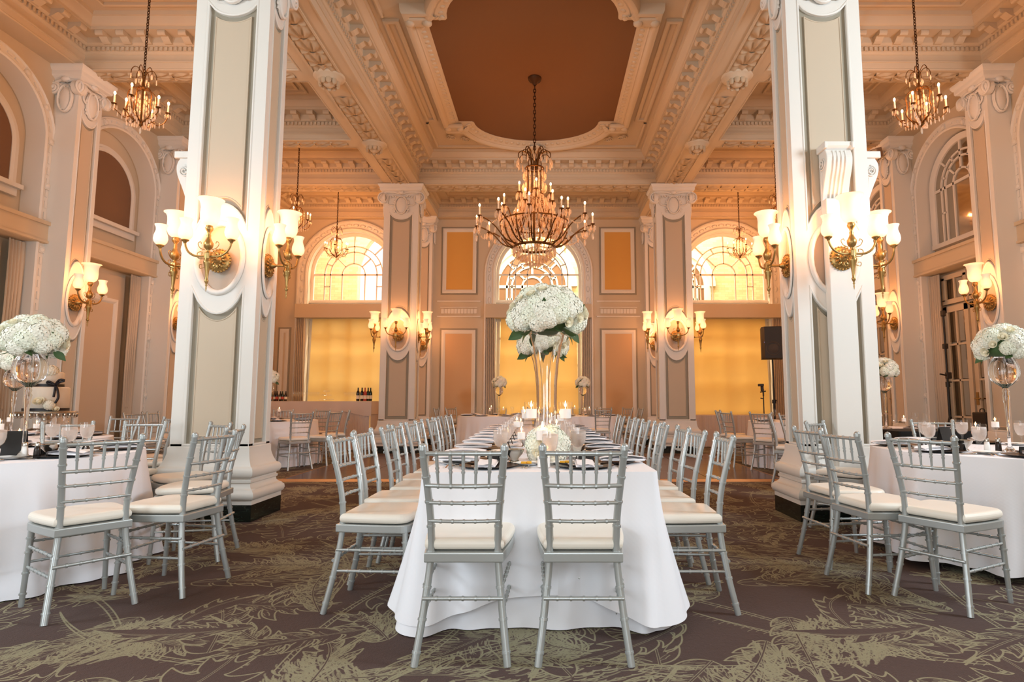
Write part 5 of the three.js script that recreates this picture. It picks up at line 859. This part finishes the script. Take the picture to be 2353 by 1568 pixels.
// ---------------------------------------------------------------- cake table
{
  const x = -5.9, z = -7.2;
  const t = thing('cake_table', 'small round cake table near the panelled doors', 'table', x, 0, z); part('table_top', cyl(0.46, 0.46, 0.03, 36, 0, 0.725, 0), MAT.tile, t); legsOf(t, [-0.25, 0.25], [-0.25, 0.25], 0.73);
  solo('round_tablecloth', roundCloth(0.47, 0.76, 0.006, 0.06, 9, 0.03, 1), MAT.cloth, 'white cloth on the small cake table', 'tablecloth', x, 0, z);
  const st = thing('cake_stand', 'ornate silver cake stand under the wedding cake', 'cake stand', x, 0.764, z);
  part('stand_plate', lathe([[0.001, 0.2], [0.3, 0.2], [0.31, 0.21], [0.31, 0.225], [0.29, 0.23], [0.001, 0.23]], 40), MAT.silverware, st);
  part('stand_apron', [...Array(28).keys()].map(i => sph(0.03, 6, 5).scale(1, 1.3, 0.6).rotateY(-i / 28 * 2 * PI).translate(0.285 * Math.cos(i / 28 * 2 * PI), 0.185, 0.285 * Math.sin(i / 28 * 2 * PI))), MAT.silverware, st).userData.kind = 'stuff';
  part('stand_foot', lathe([[0.17, 0.0], [0.17, 0.015], [0.09, 0.04], [0.05, 0.09], [0.06, 0.13], [0.12, 0.19], [0.2, 0.2]], 28), MAT.silverware, st);
  const c = thing('wedding_cake', 'white tiered wedding cake with dark ribbons and flowers', 'cake', x, 0.995, z); c.scale.set(1.1, 1.08, 1.1);
  const tier = (r, y, h) => lathe([[0.001, y], [r, y], [r, y + h - 0.015], [r - 0.015, y + h], [0.001, y + h]], 40);
  part('tier', tier(0.2, 0.0, 0.27), MAT.icing, c); part('tier', tier(0.14, 0.27, 0.17), MAT.icing, c);
  for (const [r, y] of [[0.203, 0.004], [0.143, 0.272]]) part('ribbon', lathe([[r, y], [r + 0.002, y], [r + 0.002, y + 0.03], [r, y + 0.03]], 40), MAT.ribbon, c);
  const bow = part('bow', [tube([[0, 0, 0], [0.06, 0.03, 0.02], [0.1, 0.05, 0], [0.06, 0.06, 0.02], [0, 0, 0.01]], 0.012, 16, 5), tube([[0, 0, 0], [-0.06, 0.02, 0.03], [-0.09, 0.03, 0.01], [-0.05, 0.04, 0.03], [0, 0, 0]], 0.012, 16, 5), tube([[0, 0, 0], [0.05, -0.06, 0.03], [0.07, -0.14, 0.04], [0.05, -0.2, 0.05]], 0.012, 12, 5), tube([[0, 0, 0], [0.02, -0.07, 0.03], [0.03, -0.13, 0.05]], 0.012, 12, 5)], MAT.ribbon, c); bow.position.set(0.17, 0.29, 0.1);
  [[0.05, 0.19, 0.1, 0.06], [0.09, 0.1, 0.2, 0.07], [0.17, 0.07, 0.16, 0.06], [0.22, 0.02, 0.14, 0.045], [0.05, 0.44, 0.05, 0.09], [-0.02, 0.3, 0.14, 0.05], [0.02, 0.38, 0.13, 0.055]].forEach(([a, b, d, k], i) => { const m = part('cake_flower', i % 2 ? RO[0] : HY[i % 3], i % 2 ? MAT.rose : MAT.petal, c); m.position.set(a, b, d); m.quaternion.setFromUnitVectors(up, V3(a * 2, 0.5, d * 3).normalize()); m.scale.setScalar(k); });
}
// ---------------------------------------------------------------- bar
{
  const x0 = -6.3, x1 = -3.78, zf = -13.35, zb = -14.1, h = 1.09;
  const b = thing('bar_table', 'tall skirted bar table before the end window', 'bar', (x0 + x1) / 2, 0, (zf + zb) / 2);
  const W = x1 - x0, D = zf - zb;
  part('table_top', bx(W, 0.03, D, 0, h - 0.02, 0), MAT.tile, b); legsOf(b, [-W / 2 + 0.1, W / 2 - 0.1], [-D / 2 + 0.1, D / 2 - 0.1], h - 0.03);
  part('pleated_skirt', [surf((u, v) => [(u - 0.5) * W, 0.01 + v * (h - 0.03), D / 2 + 0.015 + 0.014 * Math.sin(u * 260) * (1 - 0.5 * v)], 420, 4), surf((u, v) => [W / 2 + 0.015 + 0.014 * Math.sin(u * 80), 0.01 + v * (h - 0.03), (0.5 - u) * D], 120, 4)], MAT.skirt, b);
  solo('bar_cloth', [bx(W + 0.08, 0.006, D + 0.08, 0, h, 0), surf((u, v) => [(u - 0.5) * (W + 0.08), h + 0.003 - v * (0.33 - 0.1 * Math.pow(Math.abs(Math.sin(u * PI * 2)), 3)), D / 2 + 0.042 + 0.012 * v * Math.sin(u * 40)], 90, 6), surf((u, v) => [W / 2 + 0.04, h + 0.003 - v * 0.3, (0.5 - u) * (D + 0.08)], 20, 4)], MAT.skirt, 'pale top cloth draped along the bar front', 'tablecloth', (x0 + x1) / 2, 0.0, (zf + zb) / 2);
  const Y = h + 0.008;
  const beer = lathe([[0.001, 0], [0.03, 0.001], [0.031, 0.13], [0.026, 0.155], [0.014, 0.185], [0.013, 0.22], [0.015, 0.225], [0.001, 0.226]], 14), wine = lathe([[0.001, 0], [0.037, 0.001], [0.038, 0.18], [0.032, 0.21], [0.016, 0.235], [0.0145, 0.3], [0.016, 0.305], [0.001, 0.306]], 16);
  const lab = (r, y, hh) => lathe([[r, y], [r + 0.001, y], [r + 0.001, y + hh], [r, y + hh]], 14);
  [[-6.12, 0], [-6.05, 1], [-5.985, 1], [-5.92, 1], [-5.86, 0], [-5.8, 1]].forEach(([x, k], i) => { const o = thing('beer_bottle', ['small green beer bottle at the vase end of the bar', 'brown beer bottle with a blue-grey label on the bar', 'brown beer bottle with a red label on the bar', 'brown beer bottle with a pale label on the bar', 'green beer bottle in the middle of the bar row', 'short brown beer bottle ending the row on the bar'][i], 'bottle', x, Y, -13.55 - 0.03 * (i % 2), 0, 'beer bottles on the bar'); part('bottle_glass', beer, k ? MAT.bottleBrown : MAT.bottleGreen, o); part('paper_label', lab(0.0312, 0.04, 0.06), i % 2 ? MAT.paperLabel : MAT.redLabel, o); });
  [[-4.11, 0], [-4.02, 0], [-3.95, 1], [-3.9, 2], [-3.86, 2]].forEach(([x, k], i) => { const o = thing('wine_bottle', ['dark wine bottle nearest the glasses on the bar', 'dark wine bottle second from the glasses on the bar', 'reddish wine bottle between dark ones on the bar', 'green wine bottle behind another on the bar', 'green wine bottle at the column end of the bar'][i], 'bottle', x, Y, -13.5 - (i > 1 ? 0.06 * (i - 2) : 0), 0, 'wine bottles on the bar'); part('bottle_glass', wine, [MAT.bottleDark, MAT.redLabel, MAT.bottleGreen][k], o); part('paper_label', lab(0.0382, 0.05, 0.08), MAT.paperLabel, o); });
  for (let i = 0; i < 26; i++) { const g1 = i < 16; solo('wine_glass', wineGlass, MAT.glass, g1 ? 'clear wine glass in the long rank behind the beer bottles' : 'clear wine glass in the short rank beside the wine bottles', 'glass', g1 ? -5.72 + (i % 8) * 0.085 : -4.5 + (i % 5) * 0.085, Y, -13.75 - 0.09 * Math.floor((i % 16) / (g1 ? 8 : 5)), 0, g1 ? 'wine glasses in the long rank' : 'wine glasses in the short rank'); }
  const r = thing('tiered_server', 'clear three-tier server in the middle of the bar', 'server', -4.85, Y, -13.55); [[0.16, 0.02], [0.11, 0.12], [0.07, 0.2]].forEach(([q, y]) => part('glass_tier', [lathe([[0.001, y], [q, y + 0.005], [q + 0.006, y + 0.02], [q, y + 0.012], [0.001, y + 0.008]], 24), [...Array(10).keys()].map(i => sph(0.018, 6, 5).translate(q * 0.8 * Math.cos(i * 0.628), y + 0.03, q * 0.8 * Math.sin(i * 0.628)))], MAT.glass, r)); part('server_stem', cyl(0.008, 0.008, 0.28), MAT.glass, r);
}
// skirted side table under the loudspeaker window, black-clothed table
{
  const t = thing('buffet_table', 'low table with pleated skirt under the end window by the loudspeaker', 'table', 4.6, 0, -14.55); part('table_top', bx(2.5, 0.03, 0.7, 0, 0.74, 0), MAT.skirt, t);
  part('pleated_skirt', [surf((u, v) => [(u - 0.5) * 2.5, 0.01 + v * 0.73, 0.36 + 0.02 * Math.sin(u * 150) * (1 - 0.6 * v)], 300, 4), surf((u, v) => [-1.26 + 0.01 * Math.sin(u * 60), 0.01 + v * 0.73, (u - 0.5) * 0.7], 60, 3)], MAT.skirt, t); legsOf(t, [-1.1, 1.1], [-0.28, 0.28], 0.73);
  const b = thing('side_table', 'small square service table under black cloth', 'table', 4.2, 0, -6.35); part('table_top', bx(0.8, 0.03, 0.55, 0, 0.79, 0), MAT.tile, b); legsOf(b, [-0.34, 0.34], [-0.22, 0.22], 0.78);
  solo('black_tablecloth', rectCloth(0.41, 0.285, 0.81, () => 0.01, 0.03, 0.015, 0.03), MAT.blackCloth, 'floor-length black cloth on the small service table', 'tablecloth', 4.2, 0, -6.35);
}
// ---------------------------------------------------------------- loudspeaker, stands
function tripod(o, h, r = 0.017, spread = 0.42, mat = MAT.rubber) {
  part('pole', [rod([0, 0.12, 0], [0, h * 0.55, 0], r * 1.35), rod([0, h * 0.5, 0], [0, h, 0], r)], mat, o); part('collar', [cyl(r * 2.2, r * 2.2, 0.08, 12, 0, h * 0.53, 0), rod([0, h * 0.56, 0], [0.06, h * 0.56, 0], 0.01)], mat, o);
  for (let i = 0; i < 3; i++) { const a = i * 2.094 + 0.4; part('leg', [rod([0, h * 0.36, 0], [spread * Math.cos(a), 0.015, spread * Math.sin(a)], 0.012), rod([0, 0.2, 0], [spread * 0.5 * Math.cos(a), h * 0.18 + 0.008, spread * 0.5 * Math.sin(a)], 0.008), sph(0.02, 8, 6, spread * Math.cos(a), 0.02, spread * Math.sin(a))], mat, o); }
}
{
  const st = thing('speaker_stand', 'black tripod stand carrying the loudspeaker', 'stand', 5.02, 0, -12.5); tripod(st, 1.98, 0.019, 0.5);
  const s = thing('loudspeaker', 'black loudspeaker cabinet raised on a tripod before the window', 'speaker', 5.02, 1.98, -12.5, -0.25);
  part('cabinet', [new THREE.ExtrudeGeometry(shapeOf([[-0.2, -0.17], [0.2, -0.17], [0.21, 0.12], [0.16, 0.19], [-0.16, 0.19], [-0.21, 0.12]]), { depth: 0.66, bevelEnabled: true, bevelSize: 0.012, bevelThickness: 0.012, bevelSegments: 2 }).rotateX(-PI / 2).translate(0, 0.02, 0).rotateY(PI)], MAT.black, s);
  part('grille', [plate([[-0.17, 0.04], [0.17, 0.04], [0.17, 0.4], [-0.17, 0.4]], 0.012).translate(0, 0, 0.178)], MAT.rubber, s); part('woofer', [new THREE.TorusGeometry(0.14, 0.014, 6, 28).translate(0, 0.22, 0.194), lathe([[0.001, 0.03], [0.05, 0.028], [0.13, 0.002]], 24).rotateX(PI / 2).translate(0, 0.22, 0.19)], MAT.cone, s);
  part('horn', [plate([[-0.15, 0.44], [0.15, 0.44], [0.13, 0.62], [-0.13, 0.62]], 0.01).translate(0, 0, 0.18)], MAT.rubber, s); part('badge', bx(0.09, 0.025, 0.006, 0, 0.06, 0.194), MAT.silverware, s); part('power_light', sph(0.006, 6, 5, -0.17, 0.36, 0.19), glow([0.2, 0.3, 1], 3), s);
  const f = thing('flash_stand', 'black flash head on a thin tripod beside the loudspeaker', 'flash', 4.52, 0, -11.75); tripod(f, 1.3, 0.011, 0.4);
  part('flash_head', [rbx(0.09, 0.05, 0.1, 0.008, -0.05, 1.42, 0.02), rbx(0.05, 0.1, 0.05, 0.008, -0.02, 1.35, 0), rod([0, 1.2, 0], [0, 1.34, 0], 0.016), rod([-0.06, 1.28, 0], [0.05, 1.3, 0], 0.012), rod([0.0, 1.15, 0.0], [-0.06, 1.16, 0], 0.009)], MAT.black, f);
  const l = thing('light_stand', 'tall thin black stand leaning by the middle glazed door', 'stand', 6.33, 0, -9.0); tripod(l, 2.5, 0.014, 0.3); part('clamp', [rbx(0.06, 0.09, 0.05, 0.01, 0, 2.46, 0), rbx(0.07, 0.08, 0.05, 0.01, 0.0, 1.95, 0), rbx(0.08, 0.1, 0.05, 0.01, 0.02, 1.5, 0), rod([0, 1.5, 0], [-0.14, 1.52, 0.05], 0.012)], MAT.black, l);
  const e = thing('equipment_case', 'black upright equipment case by the glazed doors', 'case', 6.62, 0, -8.72, 0.0); part('case_body', rbx(0.12, 0.95, 0.28, 0.02, 0, 0.475, 0), MAT.black, e); part('case_handle', tube([[0, 0.945, -0.05], [0, 0.99, -0.04], [0, 0.99, 0.04], [0, 0.945, 0.05]], 0.008, 10, 6), MAT.rubber, e);
  for (const s2 of [-1, 1]) { const w = thing('wall_speaker', s2 < 0 ? 'small beige loudspeaker on the pilaster top between the panelled doors' : 'small beige loudspeaker on the pilaster top between the glazed doors', 'speaker', s2 * 6.2, 5.62, -10.42, -s2 * PI / 2 + s2 * 0.5); part('speaker_box', rbx(0.3, 0.17, 0.16, 0.015).rotateX(0.35), MAT.speakerGrey, w); part('speaker_grille', rbx(0.27, 0.14, 0.01, 0.004).translate(0, 0, 0.083).rotateX(0.35), MAT.carved, w); part('mount_arm', rod([0, 0.02, -0.05], [0, 0.06, -0.22], 0.014), MAT.chain, w); }
}

scene.traverse(o => { if (o.isMesh) shadow(o); });
renderer.render(scene, camera);
